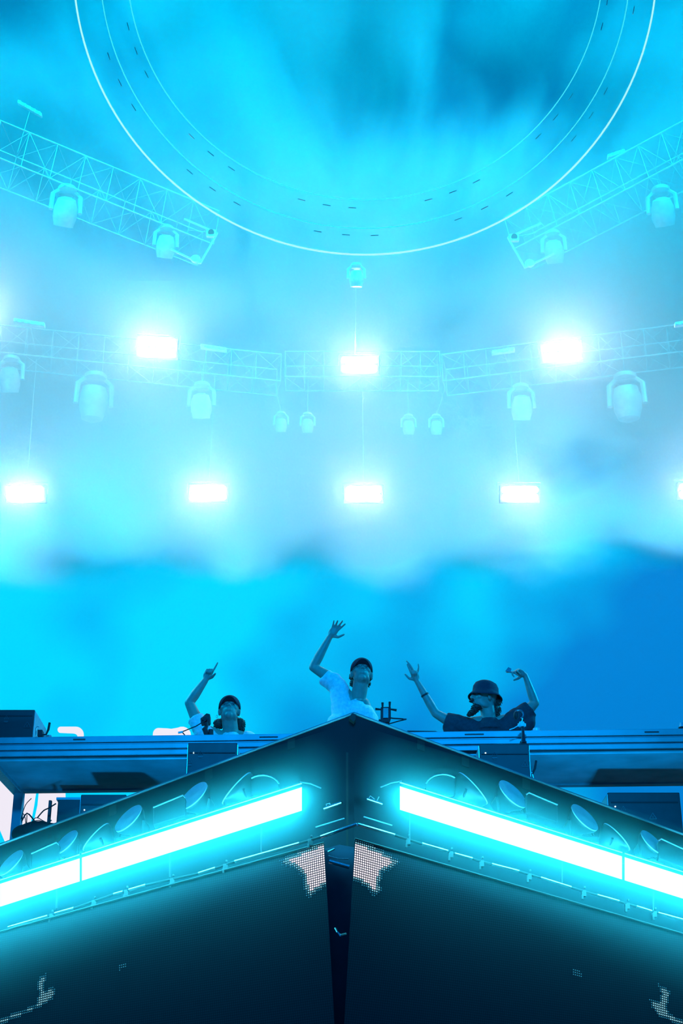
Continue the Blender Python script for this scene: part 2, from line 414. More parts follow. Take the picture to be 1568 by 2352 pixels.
    # a second, lower conduit
    MB().tube([PW(*p, .22) for p in ([(725, 1900), (790, 1880)] if side < 0 else [(835, 1876), (900, 1896)])], .004, 6).build('conduit', M['alupaint'], pr, world=True)

# centre gap between the two screens
tag(MB().prism([P(746, 1950, 8.3), P(779, 1940, 8.3), P(813, 1946, 8.3), V3((P(813, 1946, 8.3).x, 8.3, .3)), V3((P(746, 1950, 8.3).x, 8.3, .3))], (0, .02, 0)).build('added_gap_board', mat('gap_lift_blue', (.03, .06, .11), .6)), 'added blue board lightening the gap between the two dark screens', 'board')  # board added in a lighter blue so the shaded gap is not black
gp = thing('centre_brace', 'short diagonal tube and wire bridging the gap between the two dark screens', 'brace', P(780, 1985, 8.1))
MB().cone(P(756, 1978, 8.14), P(802, 1991, 8.14), .012, .012, 10).build('tube', M['chrome'], gp, world=True, smooth=True)
MB().tube([P(754, 1966, 8.14), P(775, 1972, 8.14), P(800, 1973, 8.14)], .004, 6).build('wire', M['alu'], gp, world=True)
MB().tube([P(753, 1957, 8.14), P(768, 1950, 8.14)], .006, 6).build('hook', M['alu'], gp, world=True)
tag(MB().tube([P(770, 2132, 8.1), P(775, 2142, 8.06), P(781, 2148, 8.05), P(794, 2145, 8.1)], .006, 6).build('safety_hook', M['silver'], smooth=True),
    'small bent metal hook low in the gap between the dark screens', 'hook')
tag(MB().box(P(797, 1850, 8.35), (.012, .02, .6)).build('corner_post', M['rubber']), 'thin black post down the folded corner of the stage front', 'post')

# ------------------------------------------------------------------ wash lamps standing behind the light bars
def rot_to(n, spin=0):
    return n.to_track_quat('Z', 'Y').to_matrix()
RT = V3((1, 0, 0)); UP = V3((0, -math.sin(PITCH), math.cos(PITCH))); TW = V3((0, -math.cos(PITCH), -math.sin(PITCH)))
def wash_lamp(px, py, side, facing, rad, label):
    c = PW(px, py, .24)
    t = thing('wash_lamp', label, 'stage lamp', c, group='wash lamps behind the light bars')
    if facing: n = (RT * (.62 * side) + UP * .74 + TW * .30).normalized()
    else: n = (RT * (.72 * side) + UP * .60 - TW * .22).normalized()
    rm = rot_to(n)
    MB().lathe([(rad * .30, -rad * 1.35), (rad * .52, -rad * 1.25), (rad * .62, -rad * .75), (rad * .95, -rad * .25), (rad * 1.0, -.008), (rad * .985, .004), (rad * .90, .005), (rad * .88, -.006)], (0, 0, 0), rm, 40).build('body', M['lamp'], t, smooth=True)
    MB().lathe([(rad * .885, -.010), (rad * .885, -.003), (rad * .5, .001), (.002, .003)], (0, 0, 0), rm, 40).build('lens', M['lens'], t, smooth=True)
    MB().lathe([(rad * .96, .002), (rad * 1.01, .002), (rad * 1.01, .008), (rad * .96, .008)], (0, 0, 0), rm, 40).build('rim', M['lampgrey'], t, smooth=True)
    # yoke
    y = MB(); b0 = V3((0, .06, -rad * 1.25)); e0, e1 = [rm @ V3((s * rad * .99, 0, -rad * .4)) for s in (-1, 1)]
    y.tube([e0, b0 + V3((-rad * .7, 0, .0)), b0 + V3((rad * .7, 0, .0)), e1], .008, 6)
    y.build('yoke', M['lamp'], t)
    MB().box(b0 + V3((0, .0, -.0)), (rad * 1.6, .10, .05)).build('base', M['lamp'], t, bevel=.01)
    return t
WL = [(545, 1812, 0, .118, 'tall wash lamp turned away, second from the peak on the left'),
      (445, 1829, 1, .102, 'round wash lamp with its lens showing, nearest the peak on the left'),
      (296, 1881, 1, .100, 'round wash lamp with lens showing, between the box and a turned-away lamp, left side'),
      (222, 1924, 0, .105, 'turned-away wash lamp between two lens-forward lamps, left side'),
      (152, 1936, 1, .090, 'round wash lamp with lens showing, above the join of the left light bars'),
      (26, 1983, 1, .095, 'round wash lamp with lens showing at the left edge of the photo')]
for px, py, fc, rd, lb in WL: wash_lamp(px, py, -1, fc, rd, lb)
WR = [(1084, 1812, 0, .118, 'tall wash lamp turned away, second from the peak on the right'),
      (1176, 1825, 1, .102, 'round wash lamp with its lens showing, nearest the peak on the right'),
      (1341, 1879, 1, .100, 'round wash lamp with lens showing, right of the lamp base box, right side'),
      (1414, 1924, 0, .105, 'turned-away wash lamp between two lens-forward lamps, right side'),
      (1497, 1936, 1, .090, 'round wash lamp with lens showing, above the join of the right light bars')]
for px, py, fc, rd, lb in WR: wash_lamp(px, py, 1, fc, rd, lb)
# low cases and domes in the same row
def low_case(pts, label, name='lamp_base'):
    t = thing(name, label, 'lamp base', PW(pts[0][0], pts[0][1], .2), group='lamp bases behind the light bars')
    top = [PW(x, y, .16) for x, y in pts]; n = len(top)
    poly = top + [PW(pts[-1][0], pts[-1][1] + 40, .16), PW(pts[0][0], pts[0][1] + 40, .16)]
    MB().prism(poly, (0, .14, 0)).build('case', M['lamp'], t, world=True, bevel=.006)
    MB().tube([p + V3((0, -.002, .003)) for p in top], .005, 6).build('edge', M['alu'], t, world=True, smooth=True)
low_case([(352, 1856), (420, 1828), (426, 1834)], 'flat-topped lamp base between two lenses, left of the peak')
low_case([(72, 1962), (130, 1936), (136, 1942)], 'flat-topped lamp base between the two outer lenses, left side')
low_case([(1208, 1826), (1214, 1822), (1280, 1850)], 'flat-topped lamp base between two lenses, right of the peak')
low_case([(1512, 1932), (1518, 1928), (1600, 1966)], 'flat-topped lamp base running out at the right edge')
low_case(arc(603, 1812, 40, 30, 130, 20, 8), 'low rounded lamp back beside the inner end of the left light bar')
low_case(arc(1017, 1812, 42, 32, 160, 50, 8), 'low rounded lamp back beside the inner end of the right light bar')

# ------------------------------------------------------------------ table
TL = V3((-2.90, 12.12, 0)); TR = V3((4.2, 11.80, 0)); td = (TR - TL).normalized(); tn = V3((-td.y, td.x, 0))
ZT = P(0, 1694, 12.12).z
def tb(a, b, y0, y1, z0, z1):   # box in table space: along, depth, height below ZT
    p = [TL + td * a + tn * y0, TL + td * b + tn * y0, TL + td * b + tn * y1, TL + td * a + tn * y1]
    return [q + V3((0, 0, ZT + z0)) for q in p], [q + V3((0, 0, ZT + z1)) for q in p]
def tbox(mb, *a):
    l, h = tb(*a); mb.hexa([l[0], l[1], h[1], h[0], l[3], l[2], h[2], h[3]]); return mb
LEN = (TR - TL).length
table = thing('equipment_table', 'long silver-framed equipment table running behind the peak, full width', 'table', TL + V3((0, 0, ZR)))
tbox(MB(), 0, LEN, .012, 1.02, -.03, 0).build('table_top', M['alupaint'], table, world=True)
prof = MB()
for z0, z1, y in ((-.050, .0, 0.), (-.066, -.054, .014), (-.108, -.070, -.004), (-.118, -.112, .012), (-.160, -.122, 0.)):
    tbox(prof, 0, LEN, y, .05, z0, z1)
prof.build('front_rail', M['alupaint'], table, world=True, bevel=.003)
tbox(MB(), 0, LEN, .022, .05, -.165, 0).build('rail_groove', M['black'], table, world=True)
tbox(MB(), 0, LEN, .06, 1.0, -.185, -.155).build('underside_board', M['under'], table, world=True)
tbox(MB(), 0, LEN, .96, 1.04, -.20, -.10).build('rear_rail', M['alupaint'], table, world=True, bevel=.003)
tbox(MB(), -.02, .07, .0, 1.04, -.215, -.14).build('end_rail', M['alu'], table, world=True, bevel=.004)
for a in (0, LEN - .08, LEN / 2):
    l, h = tb(a, a + .08, .96, 1.04, 0, 0); z = ZR - ZT
    tbox(MB(), a, a + .08, .96, 1.04, z, -.2).build('leg', M['alupaint'], table, world=True, bevel=.004)
for x0, x1, y in ((162, 191, 1698), (595, 638, 1692), (1066, 1110, 1685), (1474, 1507, 1680)):
    a = (P(x0, y, 12) - TL).dot(td); b = (P(x1, y, 12) - TL).dot(td)
    tbox(MB(), a, b, -.003, .03, -.034, -.020).build('grip_slot', M['black'], table, world=True, bevel=.004)

rack = thing('flight_case', 'dark equipment case under the left part of the table', 'case', P(275, 1930, 13.0))
zc = P(275, 1832, 12.7).z
def flat(px0, px1, Y, z0, z1, dep):
    a = P(px0, 1850, Y).x; b = P(px1, 1850, Y).x
    return MB().box(((a + b) / 2, Y + dep / 2, (z0 + z1) / 2), (b - a, dep, z1 - z0))
flat(132, 445, 12.7, ZR, zc, .35).build('body', M['black'], rack, world=True, bevel=.01)
flat(128, 449, 12.69, zc - .02, zc + .0, .37).build('lid_edge', M['alupaint'], rack, world=True)
rk2 = thing('monitor_screen', 'small upright dark panel among the cables under the table end', 'panel', P(113, 1890, 12.6))
flat(111, 117, 12.6, ZR, P(0, 1838, 12.6).z, .04).build('upright', M['black'], rk2, world=True)

cb = thing('cable_heap', 'tangle of black cables on the riser under the left table end', 'cable', P(85, 1900, 12.5))
for k, pts in enumerate([[(50, 1886), (62, 1868), (78, 1884), (90, 1902), (118, 1884)], [(86, 1878), (100, 1862), (112, 1856), (128, 1846)], [(48, 1882), (58, 1850), (72, 1834)],
            [(60, 1902), (58, 1880), (52, 1868), (50, 1890)], [(66, 1900), (82, 1878), (104, 1888), (126, 1892)], [(52, 1896), (88, 1884), (122, 1898)], [(62, 1872), (61, 1890)]]):
    mb = MB(); P3 = [P(x, y, 12.45 + .06 * math.sin(k + i)) for i, (x, y) in enumerate(pts)]
    sm = []
    for i in range(len(P3) - 1):
        for t in (0, .33, .66):
            a, b, c, d = P3[max(i - 1, 0)], P3[i], P3[i + 1], P3[min(i + 2, len(P3) - 1)]
            sm.append(.5 * ((2 * b) + (c - a) * t + (2 * a - 5 * b + 4 * c - d) * t * t + (3 * b - a - 3 * c + d) * t ** 3))
    sm.append(P3[-1]); mb.tube(sm, .006 if k < 2 else .0035, 6).build('cable', M['rubber'], cb, world=True)
MB().ell(P(86, 1912, 12.5), (.17, .12, .09)).ell(P(120, 1914, 12.5), (.14, .1, .08)).ell(P(60, 1916, 12.5), (.12, .1, .08)).build('coil', M['rubber'], cb, world=True, smooth=True)

# ------------------------------------------------------------------ laser boxes
def triangle(mb, c, s):
    a = [c + V3((math.cos(R(90 + 120 * k)) * s, 0, math.sin(R(90 + 120 * k)) * s)) for k in range(3)]
    for k in range(3): mb.tube([a[k], a[(k + 1) % 3]], s * .10, 4)
    mb.box(c + V3((0, 0, -.05 * s)), (s * .12, .003, s * .5)); return mb
def laser_box(x0, x1, ytop, Y, h, dep, label, decals, dot=None, stand=None):
    a = P(x0, ytop, Y); b = P(x1, ytop, Y); z1 = (a.z + b.z) / 2; w = b.x - a.x
    c = V3(((a.x + b.x) / 2, Y, z1 - h))
    t = thing('laser_projector', label, 'stage laser', c, group='black laser boxes around the table')
    MB().box((0, dep / 2, h / 2), (w, dep, h)).build('housing', M['black'], t, bevel=.006)
    for s in (-1, 1):
        MB().box((s * (w / 2 + .002), dep / 2, h / 2), (.004, dep * .94, h * .94)).build('side_plate', M['alu'], t)
    MB().box((0, -.003, h * .80), (w * .93, .006, h * .02)).build('front_lip', M['rubber'], t)
    for k, (u, v, s) in enumerate(decals):
        mb = MB(); cc = V3(((u - .5) * w, -.004, v * h)); triangle(mb, cc, s)
        if k % 2 == 0: mb.box(cc + V3((0, 0, -1.35 * s)), (s * 1.7, .003, s * .3)).box(cc + V3((0, 0, -1.8 * s)), (s * 1.3, .003, s * .18))
        mb.build('warning_sticker', M['decal'], t)
    if dot:
        MB().cone(((dot[0] - .5) * w, .0, dot[1] * h), ((dot[0] - .5) * w, -.006, dot[1] * h), .006, .006, 8).build('status_light', E_DOT, t)
    for s in (-1, 1):
        MB().cone((s * (w / 2), dep * .4, h * .35), (s * (w / 2 + .03), dep * .4, h * .35), .022, .018, 12).build('side_knob', M['rubber'], t, smooth=True)
    if stand is not None:
        mb = MB(); zb = stand - c.z
        mb.box((0, dep / 2, zb / 2 - .0), (w * .8, dep * .8, -zb)); mb.build('pedestal', M['stage'], t)
    return t
laser_box(-40, 80, 1630, 12.26, P(0, 1630, 12.26).z - ZT - .004, .55, 'black laser box standing on the table top at the left edge', [(.47, .74, .022), (.88, .50, .032)])
laser_box(432, 545, 1706, 11.3, .40, .40, 'black laser box in front of the table, left of the peak', [(.26, .80, .022), (.90, .64, .030), (.05, .62, .018)], (.12, .80), ZD)
laser_box(1100, 1214, 1709, 11.3, .40, .40, 'black laser box in front of the table, right of the peak', [(.30, .80, .022), (.90, .60, .030), (.05, .62, .018)], (.12, .82), ZD)
laser_box(186, 290, 1825, 12.2, P(0, 1825, 12.2).z - ZR, .40, 'black laser box under the table, on the left of the stage', [(.26, .62, .022), (.04, .34, .018)], (.10, .70))
laser_box(1395, 1560, 1820, 12.1, P(1400, 1820, 12.1).z - ZR, .45, 'black laser box under the table, near the right edge', [(.20, .68, .022), (.60, .52, .032), (.05, .5, .018)], (.09, .72))

# ------------------------------------------------------------------ small gear on and before the table
def on_table(px, Y): 
    p = P(px, 1690, Y); return V3((p.x, Y, ZT))
# antenna receiver by the left laser
o = on_table(92, 12.2); t = thing('wireless_receiver', 'small black receiver with a tilted paddle antenna beside the left laser box', 'receiver', o)
Yr = 12.08
MB().prism([P(86, 1690, Yr), P(86, 1676, Yr), P(97, 1676, Yr), P(97, 1690, Yr)], (0, .08, 0)).build('body', M['rubber'], t, world=True)
MB().tube([P(96, 1688, Yr), P(106, 1687, Yr), P(111, 1676, Yr), P(114, 1660, Yr)], [.008, .008, .010, .010], 8).build('antenna', M['rubber'], t, world=True, smooth=True)
MB().tube([P(82, 1690, Yr - .02), P(83, 1672, Yr), P(86, 1668, Yr), P(90, 1670, Yr)], .004, 6).build('clip', M['silver'], t, world=True)
MB().box(P(110, 1691, Yr + .1), (.06, .04, .012)).build('bracket', M['plastic'], t, world=True)
# camera on arm with thin mic boom, before the left performer
o = on_table(471, 12.3); t = thing('small_video_camera', 'small black camera on a short arm before the left performer', 'camera', o); Yc = 12.25
MB().prism([P(460, 1650, Yc), P(474, 1638, Yc), P(482, 1640, Yc), P(482, 1655, Yc), P(480, 1659, Yc), P(461, 1660, Yc)], (0, .10, 0)).build('camera_body', M['rubber'], t, world=True, bevel=.004)
MB().cone(P(470, 1650, Yc), P(470, 1650, Yc - .05), .022, .020, 14).build('lens', M['lamp'], t, world=True, smooth=True)
MB().tube([P(472, 1660, Yc), P(474, 1668, Yc), P(470, 1674, Yc), P(474, 1688, Yc)], [.022, .016, .024, .018], 8).build('arm', M['rubber'], t, world=True, smooth=True)
MB().cone(P(484, 1676, Yc), P(484, 1690, Yc), .022, .022, 10).build('clamp_knob', M['rubber'], t, world=True)
t = thing('boom_microphone', 'thin microphone boom with a pale tip before the left performer', 'microphone', on_table(424, 12.2)); Yc = 12.15
MB().tube([P(473, 1654, Yc), P(450, 1668, Yc), P(418, 1681, Yc)], .0045, 6).build('boom', M['rubber'], t, world=True)
MB().tube([P(418, 1681, Yc), P(427, 1692, Yc)], .005, 6).build('stand_rod', M['rubber'], t, world=True)
MB().cone(P(409, 1683, Yc), P(420, 1681, Yc), .009, .009, 8).build('tip', M['plastic'], t, world=True, smooth=True)
# clamp phone rig right of peak
o = on_table(889, 12.3); t = thing('phone_rig', 'black phone rig with four handles on a table stand, right of the peak', 'phone rig', o); Yc = 12.1
q = lambda x, y, yy=Yc: P(680 + x / 6.03, 1400 + y / 6.03, yy)
MB().prism([q(1170, 1350), q(1310, 1345), q(1312, 1500), q(1290, 1560), q(1175, 1560), q(1168, 1500)], (0, .05, 0)).build('cage', M['rubber'], t, world=True, bevel=.004)
MB().prism([q(1205, 1365, Yc - .015), q(1275, 1365, Yc - .015), q(1275, 1500, Yc - .015), q(1205, 1500, Yc - .015)], (0, .02, 0)).build('phone', M['lamp'], t, world=True)
for a, b in (((1195, 1370), (1195, 1290)), ((1293, 1365), (1295, 1280)), ((1180, 1385), (1095, 1378)), ((1300, 1380), (1390, 1395))):
    MB().tube([q(*a), q(*b)], [.007, .011], 8).build('handle', M['rubber'], t, world=True, smooth=True)
MB().tube([q(1290, 1500), q(1350, 1508), q(1525, 1518)], .006, 6).build('side_rod', M['rubber'], t, world=True)
MB().tube([q(1525, 1520), q(1420, 1545), q(1300, 1580), q(1170, 1640)], .005, 6).build('cable', M['rubber'], t, world=True)
MB().cone(q(1480, 1517), q(1528, 1519), .008, .006, 8).build('plug', M['silver'], t, world=True)
MB().tube([q(1140, 1540), q(1170, 1545)], .014, 8).build('thumb_screw', M['rubber'], t, world=True)
MB().tube([q(1220, 1560), q(1220, 1600), q(1230, 1650), V3((q(1230, 1650).x, Yc + .1, ZT))], [.018, .012, .026, .026], 10).build('stand_post', M['rubber'], t, world=True, smooth=True)
MB().box(V3((q(1230, 1650).x, Yc + .1, ZT + .02)), (.14, .12, .04)).build('stand_base', M['rubber'], t, world=True, bevel=.004)
# gooseneck headset stand right
t = thing('headphone_stand', 'clamped stand holding round headphones before the right performer', 'headphone stand', on_table(1200, 12.1)); Yc = 11.74
q = lambda x, y, yy=Yc: P(920 + x / 4.612, 1500 + y / 4.612, yy)
ring = [q(1250 + 48 * math.cos(R(a)), 650 - 45 * math.sin(R(a))) for a in range(-60, 241, 20)]
MB().tube(ring, .006, 6).build('headband', M['silver'], t, world=True, smooth=True)
MB().ell(q(1222, 660), (.022, .03, .034)).build('ear_cushion', M['rubber'], t, world=True, smooth=True)
MB().tube([q(1290, 690), q(1285, 720), q(1265, 750)], .005, 6).build('neck', M['silver'], t, world=True)
MB().cone(q(1240, 762), q(1325, 762), .014, .014, 8).cone(q(1280, 730), q(1284, 780), .02, .026, 10).build('joint', M['lampgrey'], t, world=True, smooth=True)
MB().tube([q(1290, 770), q(1296, 850), q(1300, 950)], [.010, .012, .020], 8).build('post', M['lamp'], t, world=True, smooth=True)
MB().tube([q(1240, 770), q(1200, 795), q(1150, 812)], .004, 6).build('cable', M['plastic'], t, world=True)
MB().box(q(1300, 948) + V3((0, .04, 0)), (.05, .08, .03)).build('clamp', M['rubber'], t, world=True, bevel=.004)
# cups, puck, slab
c = on_table(1231, 12.3)
t = tag(MB().lathe([(.022, 0), (.026, .001), (.029, .055), (.027, .055), (.024, .006)], (0, 0, 0), None, 20).build('plastic_cup', M['plastic'], smooth=True), 'small clear cup standing on the table behind the headphone stand', 'cup'); t.location = V3((P(1232, 1679, 12.05).x, 12.05, ZT))
t = tag(MB().ell((0, 0, 0), (.035, .03, .012)).build('knob_cap', M['plastic'], smooth=True), 'small pale domed puck lying on the table before the right performer', 'puck'); t.location = V3((P(1160, 1679, 12.02).x, 12.02, ZT + .008))
tag(MB().prism([P(932, 1681, 12.0), P(936, 1678, 12.0), P(1000, 1679, 12.0), P(1008, 1682, 12.0)], (0, .3, 0)).build('closed_laptop', M['rubber']), 'thin dark closed laptop lying on the table right of the phone rig', 'laptop')
t = thing('table_light', 'tiny pale light in a dark foot at the right edge of the table', 'light', P(1566, 1676, 12.1))
MB().cone((0, 0, -.01), (0, 0, .02), .03, .03, 12).build('foot', M['rubber'], t)
MB().cone((0, 0, .02), (0, 0, .06), .022, .012, 12).build('cap', M['plastic'], t, smooth=True)
# little lever beside the right box
t = thing('lever_antenna', 'dark tilted stick antenna just right of the laser box, right of the peak', 'antenna', P(1222, 1790, 11.5))
MB().tube([P(1222, 1778, 11.5), P(1228, 1765, 11.5), P(1231, 1747, 11.5)], [.008, .009, .009], 8).build('stick', M['rubber'], t, world=True, smooth=True)
MB().tube([P(1221, 1774, 11.5), P(1225, 1788, 11.5), P(1228, 1800, 11.5)], .006, 6).build('bracket', M['silver'], t, world=True)

# ------------------------------------------------------------------ lighting trusses in the smoke
def truss(a, b, s, label, bays=10, r=.02):
    a = V3(a); b = V3(b); d = b - a; t = thing('lighting_truss', label, 'truss', (a + b) / 2, group='lighting trusses hanging in the smoke')
    x = d.normalized().cross(V3((0, 0, 1))).normalized(); z = x.cross(d.normalized())
    offs = [x * (i * s / 2) + z * (j * s / 2) for i, j in ((-1, -1), (1, -1), (1, 1), (-1, 1))]
    for o_ in offs: MB().tube([a + o_, b + o_], r, 8).build('chord', M['truss'], t, world=True, smooth=True)
    mb = MB()
    for k in range(bays + 1):
        p = a + d * (k / bays)
        for i in range(4): mb.tube([p + offs[i], p + offs[(i + 1) % 4]], r * .35, 5)
        if k < bays:
            p2 = a + d * ((k + 1) / bays)
            for i in range(4):
                u, w_ = (offs[i], offs[(i + 1) % 4]) if k % 2 else (offs[(i + 1) % 4], offs[i]); mb.tube([p + u, p2 + w_], r * .28, 5)
    mb.build('bracing', M['truss'], t, world=True)
    return t
truss(P(-90, 318, 15.4), P(478, 548, 17.0), .56, 'upper truss sloping in from the left edge towards the hoops', 9, .010)
truss(P(1660, 310, 15.4), P(1190, 560, 17.0), .56, 'upper truss sloping in from the right edge towards the hoops', 9, .010)
truss(P(-60, 790, 16.7), P(640, 862, 17.4), .40, 'lower truss on the left, behind the upper left floodlight', 12, .009)
truss(P(1640, 785, 16.7), P(1020, 862, 17.4), .40, 'lower truss on the right, behind the upper right floodlight', 12, .009)
truss(P(655, 853, 17.5), P(1008, 853, 17.5), .38, 'short centre truss behind the middle floodlight', 8, .009)

ENDS = []
def end_frame(cx, cy_, side, label):
    Y = 15.6; t = thing('truss_end_frame', label, 'frame', P(cx, cy_, Y), group='square truss end frames')
    g = lambda x, y: P(cx + side * x, cy_ + y, Y)
    MB().tube([g(-40, -50), g(36, -17)], .012, 6).tube([g(36, -17), g(-3, 52)], .012, 6).tube([g(-3, 52), g(-70, 20)], .012, 6).build('bars', M['lampgrey'], t, world=True)
    c = g(22, -16); MB().box(c, (.12, .05, .10)).build('plate', M['lampgrey'], t, world=True, bevel=.01)
    MB().cone(c + V3((0, -.03, 0)), c + V3((0, -.035, -.002)), .04, .04, 16).build('lens', M['rubber'], t, world=True)
    ENDS.append((t, g(36, -17)))
    c = g(-14, 42); MB().lathe([(.05, -.02), (.06, 0), (.05, .02)], c, Matrix.Rotation(R(90), 3, 'X'), 16).build('clamp', M['lampgrey'], t, world=True)
end_frame(463, 553, 1, 'bright square end frame with a round clamp, left below the hoops')
end_frame(1202, 563, -1, 'bright square end frame with a round clamp, right below the hoops')

TRUSS_LINES = [(P(-90, 318, 15.4), P(478, 548, 17.0)), (P(1660, 310, 15.4), P(1190, 560, 17.0)), (P(-60, 790, 16.7), P(640, 862, 17.4)),
               (P(1640, 785, 16.7), P(1020, 862, 17.4)), (P(655, 853, 17.5), P(1008, 853, 17.5))]
def tie(root, p, up_only=False):
    """thin hanger from a lamp to the nearest truss"""
    best = None
    for a, b in TRUSS_LINES:
        d = b - a
        t = max(0.02, min(.98, ((p.x - a.x) / d.x) if up_only else (p - a).dot(d) / d.dot(d))); q_ = a + d * t
        if best is None or (q_ - p).length < (best - p).length: best = q_
    e = best + (p - best).normalized() * .12
    root_l = root.location; M_ = root.matrix_basis.inverted()
    o = MB().tube([M_ @ p, M_ @ e], .0028 / root.scale.x, 6).build('hanger', M['plastic'], root)
    return o
# batten plates on the trusses
for t_, p_ in ENDS: tie(t_, p_)
def batten(x0, y0, x1, y1, Y, label):
    a, b = P(x0, y0, Y), P(x1, y1, Y); t = thing('batten_light', label, 'batten', (a + b) / 2, group='small battens on the trusses')
    d = (b - a); n_ = V3((0, -.06, 0)); h = V3((0, 0, .05))
    MB().hexa([a, b, b + h, a + h, a - n_, b - n_, b - n_ + h, a - n_ + h]).build('housing', M['lampgrey'], t, world=True, bevel=.008)
    mb = MB()
    for k in range(5):
        c = a + d * ((k + .5) / 5) + h * .5; mb.cone(c, c + V3((0, -.012, 0)), .018, .018, 10)
    mb.build('lenses', M['plastic'], t, world=True)
    tie(t, (a + b) / 2 + h + V3((0, .05, -.01)))
batten(40, 235, 95, 266, 15.6, 'small pale batten lamp at the upper left, over the upper truss')
batten(30, 738, 102, 749, 15.1, 'small pale batten lamp at the left edge, above the lower left truss')
batten(460, 797, 520, 806, 16.2, 'small pale batten lamp right of the upper left floodlight')
batten(1130, 812, 1182, 805, 16.2, 'small pale batten lamp left of the upper right floodlight')
batten(1550, 748, 1610, 738, 15.1, 'small pale batten lamp at the right edge, above the lower right truss')
batten(1395, 362, 1435, 348, 15.9, 'small pale batten lamp on the upper right truss')

# ------------------------------------------------------------------ blinders (floodlights)
def blinder(loc, roll, w, h, label, drop=0):
    t = thing('floodlight', label, 'floodlight', loc, (R(20), roll, 0), 'double-bar floodlights in the smoke')
    MB().box((0, .07, 0), (w + .06, .10, h + .05)).build('housing', M['lamp'], t, bevel=.01)
    for s in (-1, 1):
        c = h * .26; hh = h * .225; e = .02
        pts = [(-w / 2 + e, -hh), (w / 2 - e, -hh), (w / 2, -hh + e), (w / 2, hh - e), (w / 2 - e, hh), (-w / 2 + e, hh), (-w / 2, hh - e), (-w / 2, -hh + e)]
        MB().prism([(x, -.01, z + s * c) for x, z in pts], (0, .03, 0)).build('light_bar', E_BL, t)
    MB().box((0, -.0, 0), (w, .03, h * .06)).build('divider', M['lamp'], t)
    y = MB()
    y.tube([(-w / 2 - .035, .07, 0), (-w / 2 - .045, .10, h * .8), (w / 2 + .045, .10, h * .8), (w / 2 + .035, .07, 0)], .012, 6)
    y.build('yoke', M['lampgrey'], t)
    tie(t, t.matrix_basis @ V3((0, .10, h * .8)), True)
    return t
BL = [(360, 798, 16.3, 3.5, .455, .215, 'upper floodlight on the left'), (825, 837, 17.1, 0, .46, .205, 'upper floodlight in the middle, above the centre performer'),
      (1290, 807, 16.3, -6, .465, .215, 'upper floodlight on the right, tilted'), (58, 1134, 16.95, -1, .440, .178, 'lower floodlight at the left edge'),
      (478, 1132, 16.95, 0, .440, .178, 'lower floodlight second from the left edge'), (835, 1134, 16.95, 0, .435, .178, 'lower floodlight below the middle upper one'),
      (1194, 1134, 16.95, 0, .440, .178, 'lower floodlight on the right'), (1602, 1128, 16.95, 1, .440, .178, 'lower floodlight mostly cut by the right edge'),
      (-60, 722, 15.6, 5, .46, .205, 'upper floodlight just outside the left edge, only its glow showing')]
for x, y, Y, rl, w, h, lb in BL: blinder(P(x, y, Y), R(rl), w, h, lb, 1.25 if y > 1000 else 0)

# ------------------------------------------------------------------ moving head lamps
def moving_head(loc, label, yaw, tilt, sc=1.):
    t = thing('moving_head_lamp', label, 'moving lamp', loc, (0, 0, yaw), 'moving head lamps under the trusses'); t.scale = (sc,) * 3
    MB().lathe([(.10, .30), (.13, .31), (.13, .36), (.11, .37)], (0, 0, .02), None, 24).build('base', M['truss'], t, smooth=True)
    y = MB(); y.tube([(-.20, 0, .0), (-.19, 0, .26), (-.10, 0, .34), (.10, 0, .34), (.19, 0, .26), (.20, 0, .0)], [.03, .035, .04, .04, .035, .03], 8)
    y.build('yoke', M['truss'], t, smooth=True)
    tie(t, t.matrix_basis @ V3((0, 0, .385)))
    rm = Matrix.Rotation(tilt, 3, 'X')
    MB().lathe([(.05, .20), (.12, .17), (.16, .05), (.165, -.08), (.14, -.17), (.135, -.20), (.12, -.20), (.118, -.18)], (0, 0, 0), rm, 28).build('head', M['truss'], t, smooth=True)
    MB().lathe([(.118, -.19), (.09, -.20), (.002, -.205)], (0, 0, 0), rm, 28).build('lens', M['lens'], t, smooth=True)
    return t
for x, y, Y, sc, yw, tl_, lb in [(150, 486, 15.9, .92, .3, .7, 'large pale moving lamp under the upper left truss'), (1522, 486, 15.9, .9, -.3, .7, 'pale moving lamp under the upper right truss, near the edge'),
      (380, 566, 16.5, .75, .2, .6, 'small faint moving lamp left of the left end frame'), (1272, 578, 16.5, .75, -.2, .6, 'small faint moving lamp right of the right end frame'),
      (214, 930, 17.1, 1.12, .25, 3.3, 'moving lamp pointing up under the lower left truss'), (1441, 930, 17.1, 1.12, -.25, 3.3, 'moving lamp pointing up under the lower right truss'),
      (22, 872, 16.6, .8, 0, .5, 'moving lamp at the left edge under the lower truss'), (462, 932, 16.9, .8, 0, .5, 'faint moving lamp above the second lower floodlight'),
      (1198, 936, 16.9, .8, 0, .5, 'faint moving lamp above the right lower floodlight'), (818, 640, 15.2, .5, 0, .4, 'small moving lamp hanging below the hoops'),
      (645, 976, 17.5, .46, 0, .5, 'faint small lamp left of the middle, outer of its pair'), (706, 978, 17.5, .46, 0, .5, 'faint small lamp left of the middle, inner of its pair'),
      (938, 982, 17.5, .46, 0, .5, 'faint small lamp right of the middle, inner of its pair'), (1002, 982, 17.5, .46, 0, .5, 'faint small lamp right of the middle, outer of its pair')]:
    moving_head(P(x, y, Y), lb, yw, tl_, sc)

